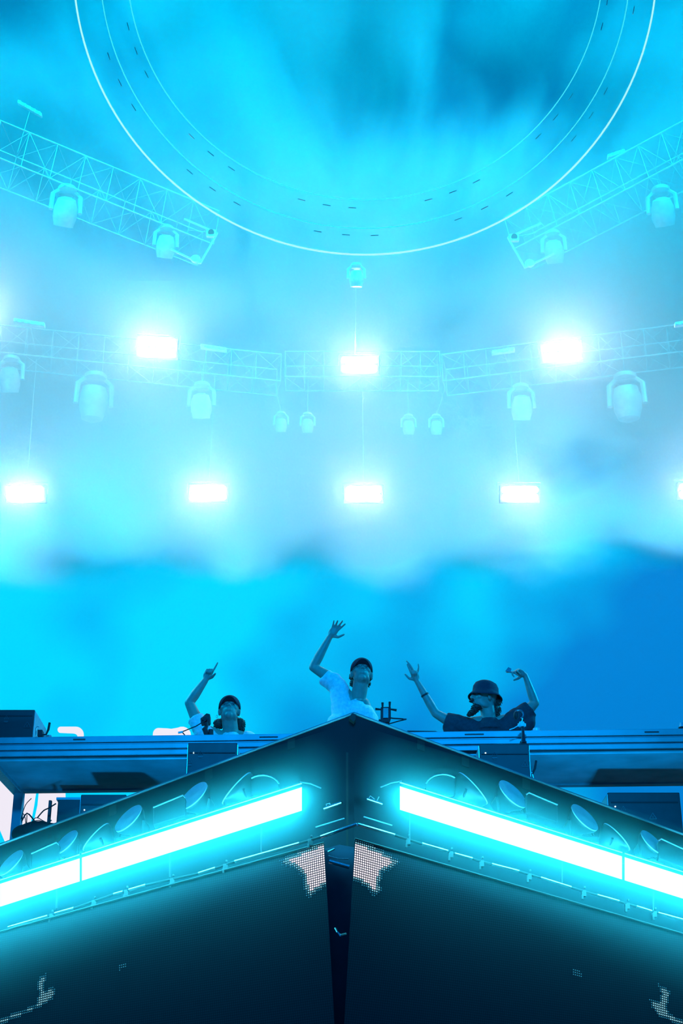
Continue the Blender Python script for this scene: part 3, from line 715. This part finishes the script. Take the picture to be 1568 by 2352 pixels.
# ------------------------------------------------------------------ the hoops overhead
hc = CAM + (P(838, -85, 1) - CAM) / (P(838, -85, 1) - CAM).dot(-TW) * 14.2
def hoop_pts(r, dz, n=160): 
    return [hc + dz + (RT * math.cos(a) + UP * math.sin(a)) * r for a in [2 * math.pi * k / n for k in range(n)]]
k_ = 14.2 / FPX
hoops = thing('hoop_rig', 'three concentric thin hoops hanging overhead, glow added', 'light rig', hc)
MB().tube(hoop_pts(670 * k_, V3((0, 0, 0))), .0085, 8, True).build('outer_hoop', E_HOOP, hoops, world=True, smooth=True)
MB().tube(hoop_pts(609 * k_, V3((0, 0, 0)) + UP * (-.5 * k_)), .0048, 8, True).build('middle_hoop', E_HOOP2, hoops, world=True, smooth=True)
MB().tube(hoop_pts(547 * k_, UP * (3 * k_)), .0048, 8, True).build('inner_hoop', E_HOOP2, hoops, world=True, smooth=True)
for r in (563, 626):
    for a in range(0, 360, 6):
        if (a * 7 + r) % 5 in (0, 3) and not 20 < a < 160: continue
        an = R(a + (r % 4)); L_ = 9 * k_
        c = hc + (RT * math.cos(an) + UP * math.sin(an)) * r * k_; tdir = (-RT * math.sin(an) + UP * math.cos(an))
        MB().tube([c - tdir * L_, c + tdir * L_], .0045, 5).build('coupler', M['plastic'], hoops, world=True)

# ------------------------------------------------------------------ people
def remesh(o, vox, smooth=4, fac=.5):
    m = o.modifiers.new('remesh', 'REMESH'); m.mode = 'VOXEL'; m.voxel_size = vox; m.use_smooth_shade = True
    s = o.modifiers.new('smooth', 'SMOOTH'); s.iterations = smooth; s.factor = fac
def limb(mb, pts, rad, n=16):
    """tapering limb along joints, with rounded ends and rounded joints"""
    for i in range(len(pts) - 1): mb.cone(pts[i], pts[i + 1], rad[i], rad[i + 1], n)
    for p, r in zip(pts, rad): mb.ell(p, (r, r, r), None, 12, 8)
def basis_hand(wrist, direction, palm):
    d = direction.normalized(); n = (palm - d * palm.dot(d)).normalized(); s = d.cross(n); return d, n, s
def hand(mb, wrist, direction, palm, curls, thumb_side=1, thumb=(.7, .5), spread=.10, sc=1.):
    """curls: four values (index..little), 0 straight to 1 closed; palm: the way the palm faces"""
    d, n, s = basis_hand(wrist, direction, palm); s = s * thumb_side
    L = .095 * sc
    rot = Matrix((s, n, d)).transposed()
    mb.ell(wrist + d * L * .55, (.040 * sc, .017 * sc, .056 * sc), rot, 16, 10)
    mb.cone(wrist - d * .01, wrist + d * L * .5, .024 * sc, .030 * sc, 12)
    lens = [(.042, .026, .022), (.047, .029, .024), (.043, .027, .022), (.034, .021, .019)]
    for i, cu in enumerate(curls):
        off = (.027, .009, -.010, -.028)[i] * sc
        base = wrist + d * (L * (.97, 1.0, .96, .88)[i]) + s * off
        fd = (d + s * spread * (1.5, .5, -.5, -1.5)[i]).normalized(); r = (.0092, .0096, .009, .008)[i] * sc
        p = base; pts = [base - d * .025 * sc, base]; ang = 0
        for k, l in enumerate(lens[i]):
            ang += cu * (R(85), R(95), R(60))[k]
            dd = fd * math.cos(ang) + n * math.sin(ang); p = p + dd * l * sc; pts.append(p)
        limb(mb, pts, [r * 1.1, r * 1.12, r * 1.02, r * .95, r * .82], 10)
    b = wrist + d * .025 * sc + s * .026 * sc
    td_ = (d * .65 + s * thumb[0] + n * thumb[1]).normalized(); td2 = (d * .95 + s * thumb[0] * .5 + n * thumb[1]).normalized()
    limb(mb, [b - s * .012 * sc, b + td_ * .042 * sc, b + td_ * .042 * sc + td2 * .032 * sc, b + td_ * .042 * sc + td2 * .056 * sc], [.017 * sc, .0125 * sc, .0105 * sc, .0088 * sc], 10)

def head(mb, c, rm, sc=1.):
    """head about its centre; local x to its left, y backwards, z up (it faces -y)"""
    T = lambda x, y, z: c + rm @ (V3((x, y, z)) * sc)
    mb.ell(T(0, .012, .030), (.077 * sc, .098 * sc, .092 * sc), rm, 24, 16)
    mb.ell(T(0, -.025, -.030), (.060 * sc, .068 * sc, .078 * sc), rm, 20, 14)
    mb.ell(T(0, -.050, -.088), (.030 * sc, .030 * sc, .024 * sc), rm)             # chin
    for s in (-1, 1):
        mb.ell(T(s * .042, -.010, -.070), (.020 * sc, .045 * sc, .026 * sc), rm)   # jaw
        mb.ell(T(s * .040, -.062, -.022), (.022 * sc, .020 * sc, .018 * sc), rm)   # cheek
        mb.ell(T(s * .030, -.082, .020), (.026 * sc, .012 * sc, .009 * sc), rm)    # brow
        er = rm @ Matrix.Rotation(s * R(20), 3, 'Z')
        mb.ell(T(s * .079, .010, -.010), (.007 * sc, .020 * sc, .033 * sc), er)     # ear
        mb.ell(T(s * .011, -.098, -.030), (.009 * sc, .010 * sc, .008 * sc), rm)   # nostril wing
    mb.cone(T(0, -.084, .012), T(0, -.108, -.026), .008 * sc, .013 * sc, 10); mb.ell(T(0, -.106, -.027), (.012 * sc, .012 * sc, .010 * sc), rm)
    mb.ell(T(0, -.086, -.056), (.024 * sc, .010 * sc, .006 * sc), rm); mb.ell(T(0, -.084, -.066), (.020 * sc, .010 * sc, .006 * sc), rm)
def headrot(yaw, pitch, roll=0):
    """yaw: positive turns the face to the viewer's left; pitch: positive lifts the chin"""
    return (Matrix.Rotation(-yaw, 3, 'Z') @ Matrix.Rotation(-pitch, 3, 'X') @ Matrix.Rotation(roll, 3, 'Y'))
def eyes(c, rm, sc, root):
    for s in (-1, 1):
        e = MB().ell(c + rm @ (V3((s * .030, -.078, .004)) * sc), (.012 * sc, .009 * sc, .0075 * sc), rm, 14, 10)
        o = e.build('eye', M['eye'], root, world=True, smooth=True)
def ball_cap(c, rm, sc, root):
    T = lambda x, y, z: c + rm @ (V3((x, y, z)) * sc)
    mb = MB(); n = 28; rows = []
    for j in range(9):
        a = R(88) * j / 8
        rows.append([(.087 * math.cos(a) * math.cos(2 * math.pi * k / n), .012 + .107 * math.cos(a) * math.sin(2 * math.pi * k / n), .045 + .088 * math.sin(a) - (.012 * (1 - j / 8) * (1 - math.sin(2 * math.pi * k / n)) * .0)) for k in range(n)])
    base = [(x * 1.0, y, z - .028) for x, y, z in rows[0]]
    allr = [base] + rows
    vs = [T(*v) for r in allr for v in r]; m = len(allr)
    fs = [(i * n + k, i * n + (k + 1) % n, (i + 1) * n + (k + 1) % n, (i + 1) * n + k) for i in range(m - 1) for k in range(n)] + [tuple(range((m - 1) * n, m * n))]
    mb.add(vs, fs); cap = mb.build('cap', M['cap'], root, world=True, smooth=True)
    so = cap.modifiers.new('solid', 'SOLIDIFY'); so.thickness = .004
    MB().ell(T(0, .012, .134), (.008 * sc, .008 * sc, .005 * sc), rm).build('cap_button', M['cap'], cap, world=False).location = -root.location if False else (0, 0, 0)
    # brim: curved visor in front
    b = MB(); vs = []; nn = 14
    for t in (0, 1):
        for e in (0, .5, 1):
            for k in range(nn + 1):
                u = -1 + 2 * k / nn; x = .074 * u; y0 = .012 - .104 * math.sqrt(max(0, 1 - (x / .087) ** 2)); y1 = y0 - .070 * (1 - abs(u) ** 2.6)
                vs.append(T(x, y0 * (1 - e) + y1 * e, .020 - .016 * u * u - .010 * e - t * .004))
    w_ = nn + 1; fs = []
    for t in (0, 1):
        for e in (0, 1):
            for k in range(nn): q_ = t * 3 * w_ + e * w_ + k; fs.append((q_, q_ + 1, q_ + 1 + w_, q_ + w_))
    for k in range(nn): fs.append((2 * w_ + k, 2 * w_ + k + 1, 5 * w_ + k + 1, 5 * w_ + k))
    b.add(vs, fs); b.build('visor', M['cap'], root, world=True, smooth=True)
def tufts(root, centres, name='hair', r=.012, n=26, L=.05, down=V3((0, 0, -1))):
    mb = MB()
    for c, rad in centres:
        mb.ell(c, rad, None, 14, 10)
        for k in range(n if max(rad) > .013 else 4):
            d = V3((random.gauss(0, 1), random.gauss(0, 1), random.gauss(0, 1))).normalized()
            p = c + V3((d.x * rad[0], d.y * rad[1], d.z * rad[2])) * .9
            q_ = p + (d * .5 + down * .7).normalized() * L * random.uniform(.3, .8)
            mb.tube([p, (p + q_) / 2 + d * .004, q_], [.006, .0045, .001], 5)
    return mb.build(name, M['hair'], root, world=True, smooth=True)
def shirt_obj(root, mb, m, name='t_shirt', amp=.012, fold_scale=9.):
    o = mb.build(name, m, root, world=True); remesh(o, .010, 3)
    tx = bpy.data.textures.new('folds', 'CLOUDS'); tx.noise_scale = .10; tx.noise_depth = 2
    d = o.modifiers.new('folds', 'DISPLACE'); d.texture = tx; d.strength = amp * 2; d.mid_level = .5
    return o
def flatend(mb, a, b, r0, r1, n=24): mb.cone(a, b, r0, r1, n)

def torso_ells(mb, pel, chest, neck, wide=1., grow=0., sh=None):
    """torso from pelvis to neck as overlapping flattened forms"""
    mb.ell(pel, (.165 * wide + grow, .115 + grow, .13), None); mb.ell((pel + chest) / 2, (.150 * wide + grow, .105 + grow, .19), None)
    mb.ell(chest, (.175 * wide + grow, .118 + grow, .18), None); mb.ell(chest * .45 + neck * .55, (.15 * wide + grow, .085 + grow, .075), None)
def legs(mb, pel, zfloor, spread=.12):
    for s in (-1, 1):
        hip = pel + V3((s * .09, 0, -.04)); foot = V3((pel.x + s * spread, pel.y + .0, zfloor + .05)); knee = (hip + foot) / 2 + V3((0, -.03, .02))
        limb(mb, [hip, knee, foot], [.085, .058, .042]); mb.ell(foot + V3((0, -.07, -.012)), (.042, .12, .036))

# --- centre performer
YP = 13.45
root = thing('person', 'person in the middle in white T-shirt and dark cap, open hand raised high', 'person', V3((P(815, 1700, YP).x, YP, ZR)))
q = lambda x, y, dy=0.: P(680 + x / 6.03, 1400 + y / 6.03, YP + dy)
hcn = q(905, 885, -.04); rm = headrot(R(-4), R(22), R(2)); SC = 1.20
nk = q(860, 1230, .02); ch = V3((P(812, 1650, YP).x, YP + .03, P(812, 1668, YP).z)); pel = V3((ch.x, YP + .04, ZR + .98))
shL = q(560, 1010, .03); shR = q(1050, 1400, .03)
b = MB(); head(b, hcn, rm, SC)
limb(b, [hcn + rm @ V3((0, .02, -.06)), nk, nk + V3((-.01, .03, -.06))], [.072, .070, .08])
torso_ells(b, pel, ch, nk, .92, -.012); legs(b, pel, ZR)
elb = q(235, 800, .05); wr = q(462, 385, -.02)
limb(b, [nk + V3((-.05, .02, -.05)), shL, (shL + elb) / 2 + V3((0, 0, .003)), elb, elb * .68 + wr * .32, wr], [.06, .062, .052, .041, .044, .027])
hand(b, wr, q(545, 260, -.05) - wr, V3((.2, -1, .1)), (.10, .16, .24, .18), 1, (1.25, .1), .20, 1.05)
eR = shR + V3((.05, -.02, -.28)); wR = eR + V3((-.06, -.22, -.06))
limb(b, [nk + V3((.05, .02, -.05)), shR + V3((-.05, 0, -.03)), eR, wR], [.06, .062, .044, .03]); hand(b, wR, V3((-.1, -.9, -.3)), V3((0, 0, -1)), (.3, .35, .4, .4), -1)
o = b.build('body', M['skin'], root, world=True); remesh(o, .0055, 3)
s = MB(); torso_ells(s, pel + V3((0, 0, .06)), ch, nk + V3((0, .03, -.06)), 1.0, .014)
s.cone(pel + V3((-.03, 0, 0)), ch + V3((-.035, 0, .02)), .20, .215, 28); s.ell(ch + V3((-.045, 0, .0)), (.215, .14, .16))
limb(s, [ch + V3((-.10, 0, .10)), q(610, 1130, .04), q(520, 990, .04)], [.10, .095, .082])
flatend(s, q(600, 1090, .04), q(395, 925, .05), .088, .078)
s.cone(nk + V3((-.02, .02, -.13)), nk + V3((.0, .005, -.028)), .135, .070, 20)
limb(s, [ch + V3((.10, 0, .12)), shR + V3((-.045, 0, -.035))], [.10, .078]); flatend(s, shR + V3((-.045, 0, -.03)), shR + V3((.01, -.01, -.19)), .078, .085)
shirt_obj(root, s, M['white_cloth'])
eyes(hcn, rm, SC, root); ball_cap(hcn, rm, SC, root)
tufts(root, [(q(895, 930, .08), (.112, .045, .075)), (q(885, 1020, .07), (.098, .04, .06))], n=150, L=.026)
MB().tube([nk + (RT * math.cos(a) * .064 + V3((0, -1, 0)) * math.sin(a) * .062 + V3((0, 0, -.016 - .012 * math.sin(a)))) for a in [math.pi * k / 12 for k in range(13)]], .0035, 6).build('necklace', M['silver'], root, world=True)

# --- left performer
YP = 13.75
root = thing('person', 'person on the left in pale T-shirt and dark cap, one finger pointing up', 'person', V3((P(520, 1700, YP).x, YP, ZR)))
q = lambda x, y, dy=0.: P(380 + x / 5.227, 1400 + y / 5.227, YP + dy)
hcn = q(766, 1215, -.04); rm = headrot(R(-2), R(24), 0); SC = 1.20
nk = q(780, 1440, .02); ch = V3((nk.x + .0, YP + .04, nk.z - .26)); pel = V3((ch.x, YP + .05, ZR + .86))
b = MB(); head(b, hcn, rm, SC)
limb(b, [hcn + rm @ V3((0, .02, -.06)), nk, nk + V3((0, .03, -.06))], [.072, .074, .085]); torso_ells(b, pel, ch, nk, .95, -.012); legs(b, pel, ZR)
shL = q(430, 1440, .03); elb = q(285, 1120, .04); wr = q(478, 850, 0)
limb(b, [nk + V3((-.06, .02, -.08)), shL, (shL + elb) / 2, elb, elb * .65 + wr * .35, wr], [.06, .064, .056, .045, .047, .030])
hand(b, wr, q(572, 640, -.02) - wr, V3((.35, -1, 0)), (.0, .95, 1.0, 1.0), 1, (.45, 1.3), .06, 1.10)
shR = q(1000, 1560, .03); eR = shR + V3((.06, -.05, -.27)); wR = eR + V3((-.08, -.2, .02))
limb(b, [nk + V3((.06, .02, -.06)), shR, eR, wR], [.06, .06, .043, .03]); hand(b, wR, V3((-.2, -.9, -.2)), V3((0, 0, -1)), (.3, .35, .4, .4), -1)
o = b.build('body', M['skin'], root, world=True); remesh(o, .0055, 3)
s = MB(); torso_ells(s, pel + V3((0, 0, .06)), ch, nk + V3((0, .03, -.07)), 1.05, .014)
s.ell((pel + ch) / 2, (.20, .13, .24)); s.ell(ch, (.225, .13, .18))
s.cone(nk + V3((0, .02, -.13)), nk + V3((.0, .005, -.03)), .15, .074, 20)
limb(s, [ch + V3((-.12, 0, .10)), shL + V3((.01, 0, -.02))], [.11, .085]); flatend(s, shL + V3((.03, 0, -.04)), q(360, 1300, .04), .088, .084)
limb(s, [ch + V3((.12, 0, .10)), shR], [.10, .080]); flatend(s, shR, shR + V3((.04, -.02, -.17)), .08, .086)
shirt_obj(root, s, M['white_cloth'])
eyes(hcn, rm, SC, root); ball_cap(hcn, rm, SC, root)
tufts(root, [(q(640, 1370, .05), (.05, .045, .048)), (q(895, 1375, .05), (.048, .045, .058)), (q(770, 1340, .08), (.10, .04, .06)), (q(905, 1430, .05), (.03, .03, .035))], n=110, L=.024)
for s_ in (616, 888):
    MB().tube([q(s_ + 10 * math.cos(a), 1285 + 18 * math.sin(a), -.02) for a in [2 * math.pi * k / 12 for k in range(12)]], .002, 5, True).build('earring', M['silver'], root, world=True)

# --- right performer
YP = 13.4
root = thing('person', 'bearded person on the right in dark T-shirt and bucket hat, both arms raised', 'person', V3((P(1120, 1700, YP).x, YP, ZR)))
q = lambda x, y, dy=0.: P(920 + x / 4.612, 1500 + y / 4.612, YP + dy)
hcn = q(880, 470, -.02); rm = headrot(R(66), R(6), 0); SC = 1.18
nk = q(930, 660, .02); ch = V3((q(950, 800).x, YP + .04, nk.z - .24)); pel = V3((ch.x, YP + .05, ZR + .86))
b = MB(); head(b, hcn, rm, SC)
limb(b, [hcn + rm @ V3((0, .03, -.05)), nk, nk + V3((0, .03, -.06))], [.068, .070, .085]); torso_ells(b, pel, ch, nk, 1.0, -.012); legs(b, pel, ZR)
shL = q(600, 770, .03); elb = q(370, 640, .02); wr = q(172, 300, -.03)
limb(b, [nk + V3((-.07, .02, -.06)), shL, (shL + elb) / 2, elb, elb * .68 + wr * .32, wr], [.06, .060, .050, .040, .040, .024])
hand(b, wr, q(120, 150, -.05) - wr, V3((-.3, -1, 0)), (.0, .95, .95, .95), -1, (.9, .0), .06, .98)
# raised fore finger of the pair
limb(b, [q(150, 230, -.05), q(182, 190, -.05), q(190, 150, -.05), q(185, 118, -.05)], [.013, .011, .009, .007], 10)
limb(b, [q(140, 210, -.05), q(120, 160, -.05), q(90, 115, -.05), q(62, 85, -.05)], [.013, .010, .009, .007], 10)
shR = q(1250, 700, .03); eR = q(1420, 530, .02); wR = q(1318, 235, -.04)
limb(b, [nk + V3((.07, .02, -.06)), shR, (shR + eR) / 2, eR, eR * .68 + wR * .32, wR], [.06, .066, .056, .042, .040, .024])
hand(b, wR, q(1170, 165, -.08) - wR, V3((-.15, -.6, -1)), (.15, .55, .7, .75), -1, (.5, 1.0), .06, 1.0)
o = b.build('body', M['skin'], root, world=True); remesh(o, .0055, 3)
s = MB(); torso_ells(s, pel + V3((0, 0, .06)), ch, nk + V3((0, .03, -.07)), 1.12, .016)
s.ell(ch, (.27, .14, .18)); s.ell((pel + ch) / 2, (.22, .14, .24)); s.cone(nk + V3((0, .02, -.14)), nk + V3((.0, .01, -.025)), .17, .078, 20)
limb(s, [ch + V3((-.12, 0, .10)), q(640, 770, .03)], [.10, .085]); flatend(s, q(660, 775, .03), q(468, 715, .03), .088, .080)
s.ell(q(540, 800, .03), (.075, .07, .085))
limb(s, [ch + V3((.12, 0, .10)), q(1180, 730, .03), q(1240, 690, .03)], [.11, .10, .10]); flatend(s, q(1210, 715, .03), q(1372, 590, .03), .10, .080)
s.ell(q(1330, 720, .04), (.085, .08, .10)); s.ell(q(1250, 770, .04), (.12, .09, .10))
shirt_obj(root, s, M['dark_cloth'])
eyes(hcn, rm, SC, root)
T = lambda x, y, z: hcn + rm @ (V3((x, y, z)) * SC)
# bucket hat
n = 30; mb = MB(); prof = [(.138, -.004, 1.0), (.122, .016, 1.0), (.103, .036, 1.04), (.098, .052, 1.08), (.095, .085, 1.08), (.083, .112, 1.06), (.056, .130, 1.04), (.028, .137, 1.02), (.004, .139, 1)]
vs = [T(r * .92 * math.cos(2 * math.pi * k / n), .012 + r * e * math.sin(2 * math.pi * k / n), z + (.006 * math.sin(3 * 2 * math.pi * k / n) if i < 2 else 0)) for i, (r, z, e) in enumerate(prof) for k in range(n)]
mb.add(vs, [(i * n + k, i * n + (k + 1) % n, (i + 1) * n + (k + 1) % n, (i + 1) * n + k) for i in range(len(prof) - 1) for k in range(n)])
o = mb.build('bucket_hat', M['cap'], root, world=True, smooth=True); so = o.modifiers.new('solid', 'SOLIDIFY'); so.thickness = .005
tufts(root, [(T(0, .085, -.01), (.075, .045, .07)), (T(0, .09, -.08), (.065, .04, .065)), (T(.0, .095, -.13), (.05, .03, .04))], n=120, L=.035)
beard = [(T(0, -.055, -.095), (.048, .048, .030)), (T(0, -.075, -.125), (.036, .036, .030)), (T(0, -.098, -.150), (.024, .026, .022)), (T(0, -.118, -.168), (.014, .016, .013)), (T(0, -.088, -.050), (.032, .014, .008))]
tufts(root, beard, name='beard', n=60, L=.022, down=V3((-.7, -.1, -.5)))
a, c_ = elb * .45 + wr * .55, elb * .40 + wr * .60
MB().cone(a, c_, .038, .037, 16).build('wristband', M['rubber'], root, world=True, smooth=True)
ph = tag(MB().prism([q(1108, 190, -.1), q(1138, 148, -.1), q(1172, 165, -.09), q(1165, 205, -.09)], (0, .012, .0)).build('phone', M['silver']),
         'small pale card-like phone held in the right performer\'s raised hand', 'phone')

# ------------------------------------------------------------------ smoke
def smoke():
    m = bpy.data.materials.new('smoke_cloud'); m.use_nodes = True; nt = m.node_tree; nt.nodes.clear(); N = nt.nodes.new; L = nt.links.new
    out = N('ShaderNodeOutputMaterial'); vs = N('ShaderNodeVolumeScatter'); L(vs.outputs[0], out.inputs['Volume'])
    vs.inputs['Color'].default_value = (.86, .97, 1, 1); vs.inputs['Anisotropy'].default_value = 0.2
    def math_(op, a, b=None):
        n = N('ShaderNodeMath'); n.operation = op
        for i, v in enumerate((a, b)):
            if v is None: continue
            if isinstance(v, (int, float)): n.inputs[i].default_value = v
            else: L(v, n.inputs[i])
        return n.outputs[0]
    tc = N('ShaderNodeTexCoord'); sx = N('ShaderNodeSeparateXYZ'); L(tc.outputs['Object'], sx.inputs[0])
    # the bank of smoke rises towards the rear
    zz = math_('SUBTRACT', sx.outputs['Z'], math_('MULTIPLY', math_('SUBTRACT', sx.outputs['Y'], 16.5), .43))
    cx = N('ShaderNodeCombineXYZ'); L(sx.outputs['X'], cx.inputs[0]); L(math_('MULTIPLY', sx.outputs['Y'], .12), cx.inputs[1]); L(zz, cx.inputs[2])
    no = N('ShaderNodeTexNoise'); L(cx.outputs[0], no.inputs['Vector']); no.inputs['Scale'].default_value = .55; no.inputs['Detail'].default_value = 4.5
    no.inputs['Roughness'].default_value = .60; no.inputs['Distortion'].default_value = .6
    def mr(v, a, b, c, d, sm=True):
        n = N('ShaderNodeMapRange'); L(v, n.inputs[0])
        for i, k in enumerate((a, b, c, d)): n.inputs[i + 1].default_value = k
        if sm: n.interpolation_type = 'SMOOTHSTEP'
        return n.outputs[0]
    nz = mr(no.outputs['Fac'], .3, .7, -.5, .5, False)
    total = math_('MULTIPLY', nz, 1.5)
    zref = lambda py: P(784, py, 16.5).z
    total = math_('ADD', total, mr(zz, zref(1420), zref(1190), -.95, .80))      # lower edge of the bank
    total = math_('ADD', total, mr(zz, zref(560), zref(250), 0, -.45))          # thinner above
    for px, py, r, amp in SMOKE_BLOBS:
        p = P(px, py, 16.5)
        d = N('ShaderNodeVectorMath'); d.operation = 'DISTANCE'; L(cx.outputs[0], d.inputs[0]); d.inputs[1].default_value = (p.x, 16.5 * .12, p.z)
        total = math_('ADD', total, mr(d.outputs['Value'], 0, r / 190., amp, 0))
    den = mr(total, -.25, 1.15, .006, .38)
    L(den, vs.inputs['Density'])
    return m
SMOKE_BLOBS = [(1420, 1060, 200, -.55), (1080, 560, 200, -.5), (1180, 160, 420, -.65), (40, 0, 260, -.5), (1340, 640, 280, .75), (30, 700, 300, .7),
               (540, 470, 260, .35), (300, 1270, 200, .5), (1560, 1130, 170, .6), (820, 100, 200, -.3), (1500, 480, 260, .4), (50, 1330, 130, .9), (850, 1280, 160, .6), (560, 1300, 110, .6),
               (1380, 1290, 150, -.5), (1540, 1220, 120, .5), (1050, 1330, 130, -.6), (170, 1330, 60, -.5), (1240, 1200, 110, .5)]
hz = MB().box((0, 18.8, 12.6), (26, 9.4, 25)).build('haze', smoke()); hz['kind'] = 'stuff'
hz['label'] = 'bank of cyan lit smoke filling the air behind and above the performers'; hz['category'] = 'smoke'
def bar_bloom(side):
    """haze added as bloom: thickest at the light bar, gone half a metre from it"""
    hm = bpy.data.materials.new('bloom_haze'); hm.use_nodes = True; nt = hm.node_tree; nt.nodes.clear(); N = nt.nodes.new; L = nt.links.new
    o_ = N('ShaderNodeOutputMaterial'); v_ = N('ShaderNodeVolumeScatter'); L(v_.outputs[0], o_.inputs['Volume'])
    v_.inputs['Color'].default_value = (.40, .97, 1, 1); v_.inputs['Anisotropy'].default_value = .0  # red cut so the added glow stays cyan
    tc = N('ShaderNodeTexCoord'); sp = N('ShaderNodeSeparateXYZ'); L(tc.outputs['Object'], sp.inputs[0])
    def m_(op, a, b=None):
        n = N('ShaderNodeMath'); n.operation = op
        for i, v in enumerate((a, b)):
            if v is None: continue
            if isinstance(v, (int, float)): n.inputs[i].default_value = v
            else: L(v, n.inputs[i])
        return n.outputs[0]
    xi = 693 if side < 0 else 918; xo = -300 if side < 0 else 1900
    A_ = PW(xi, (strip_top(xi, side) + strip_bot(xi, side)) / 2, -.03); B_ = PW(xo, (strip_top(xo, side) + strip_bot(xo, side)) / 2, -.03)
    k = (B_.z - A_.z) / (B_.x - A_.x)
    dx = m_('SUBTRACT', sp.outputs['X'], A_.x)
    dz = m_('SUBTRACT', m_('SUBTRACT', sp.outputs['Z'], A_.z), m_('MULTIPLY', dx, k))
    over = m_('MAXIMUM', m_('MULTIPLY', dx, -side), 0.0)
    g = m_('DIVIDE', 1.0, m_('ADD', 1.0, m_('MULTIPLY', m_('MAXIMUM', m_('MULTIPLY', dx, side), 0.0), .42)))
    dz = m_('MAXIMUM', dz, m_('MULTIPLY', m_('MULTIPLY', dz, -1.0), g))      # bloom reaches lower towards the sides
    d = m_('SQRT', m_('ADD', m_('MULTIPLY', dz, dz), m_('MULTIPLY', m_('MULTIPLY', over, over), 2.2)))
    mr = N('ShaderNodeMapRange'); mr.interpolation_type = 'SMOOTHERSTEP'; L(d, mr.inputs[0])
    for i, v in enumerate((.02, .43, BLOOM_D, 0)): mr.inputs[i + 1].default_value = v
    L(mr.outputs[0], v_.inputs['Density']); return hm
BLOOM_D = .98
for side, nm in ((-1, 'left'), (1, 'right')):
    xa, xb = (XC, -300) if side < 0 else (XC, 1900)
    p = []
    for o_ in (-.14, .14):
        for px, y0, kk in ((xa, 1660, .31), (xb, 1660, .31), (xb, 2150, .33), (xa, 2150, .31)): p.append(PW(px, y0 + abs(px - XC) * kk, o_))
    h2 = MB().hexa(p).build('bloom_haze', bar_bloom(side)); h2['kind'] = 'stuff'
    h2['label'] = 'haze added for the bloom around the glowing light bars, %s of the peak' % nm; h2['category'] = 'haze'
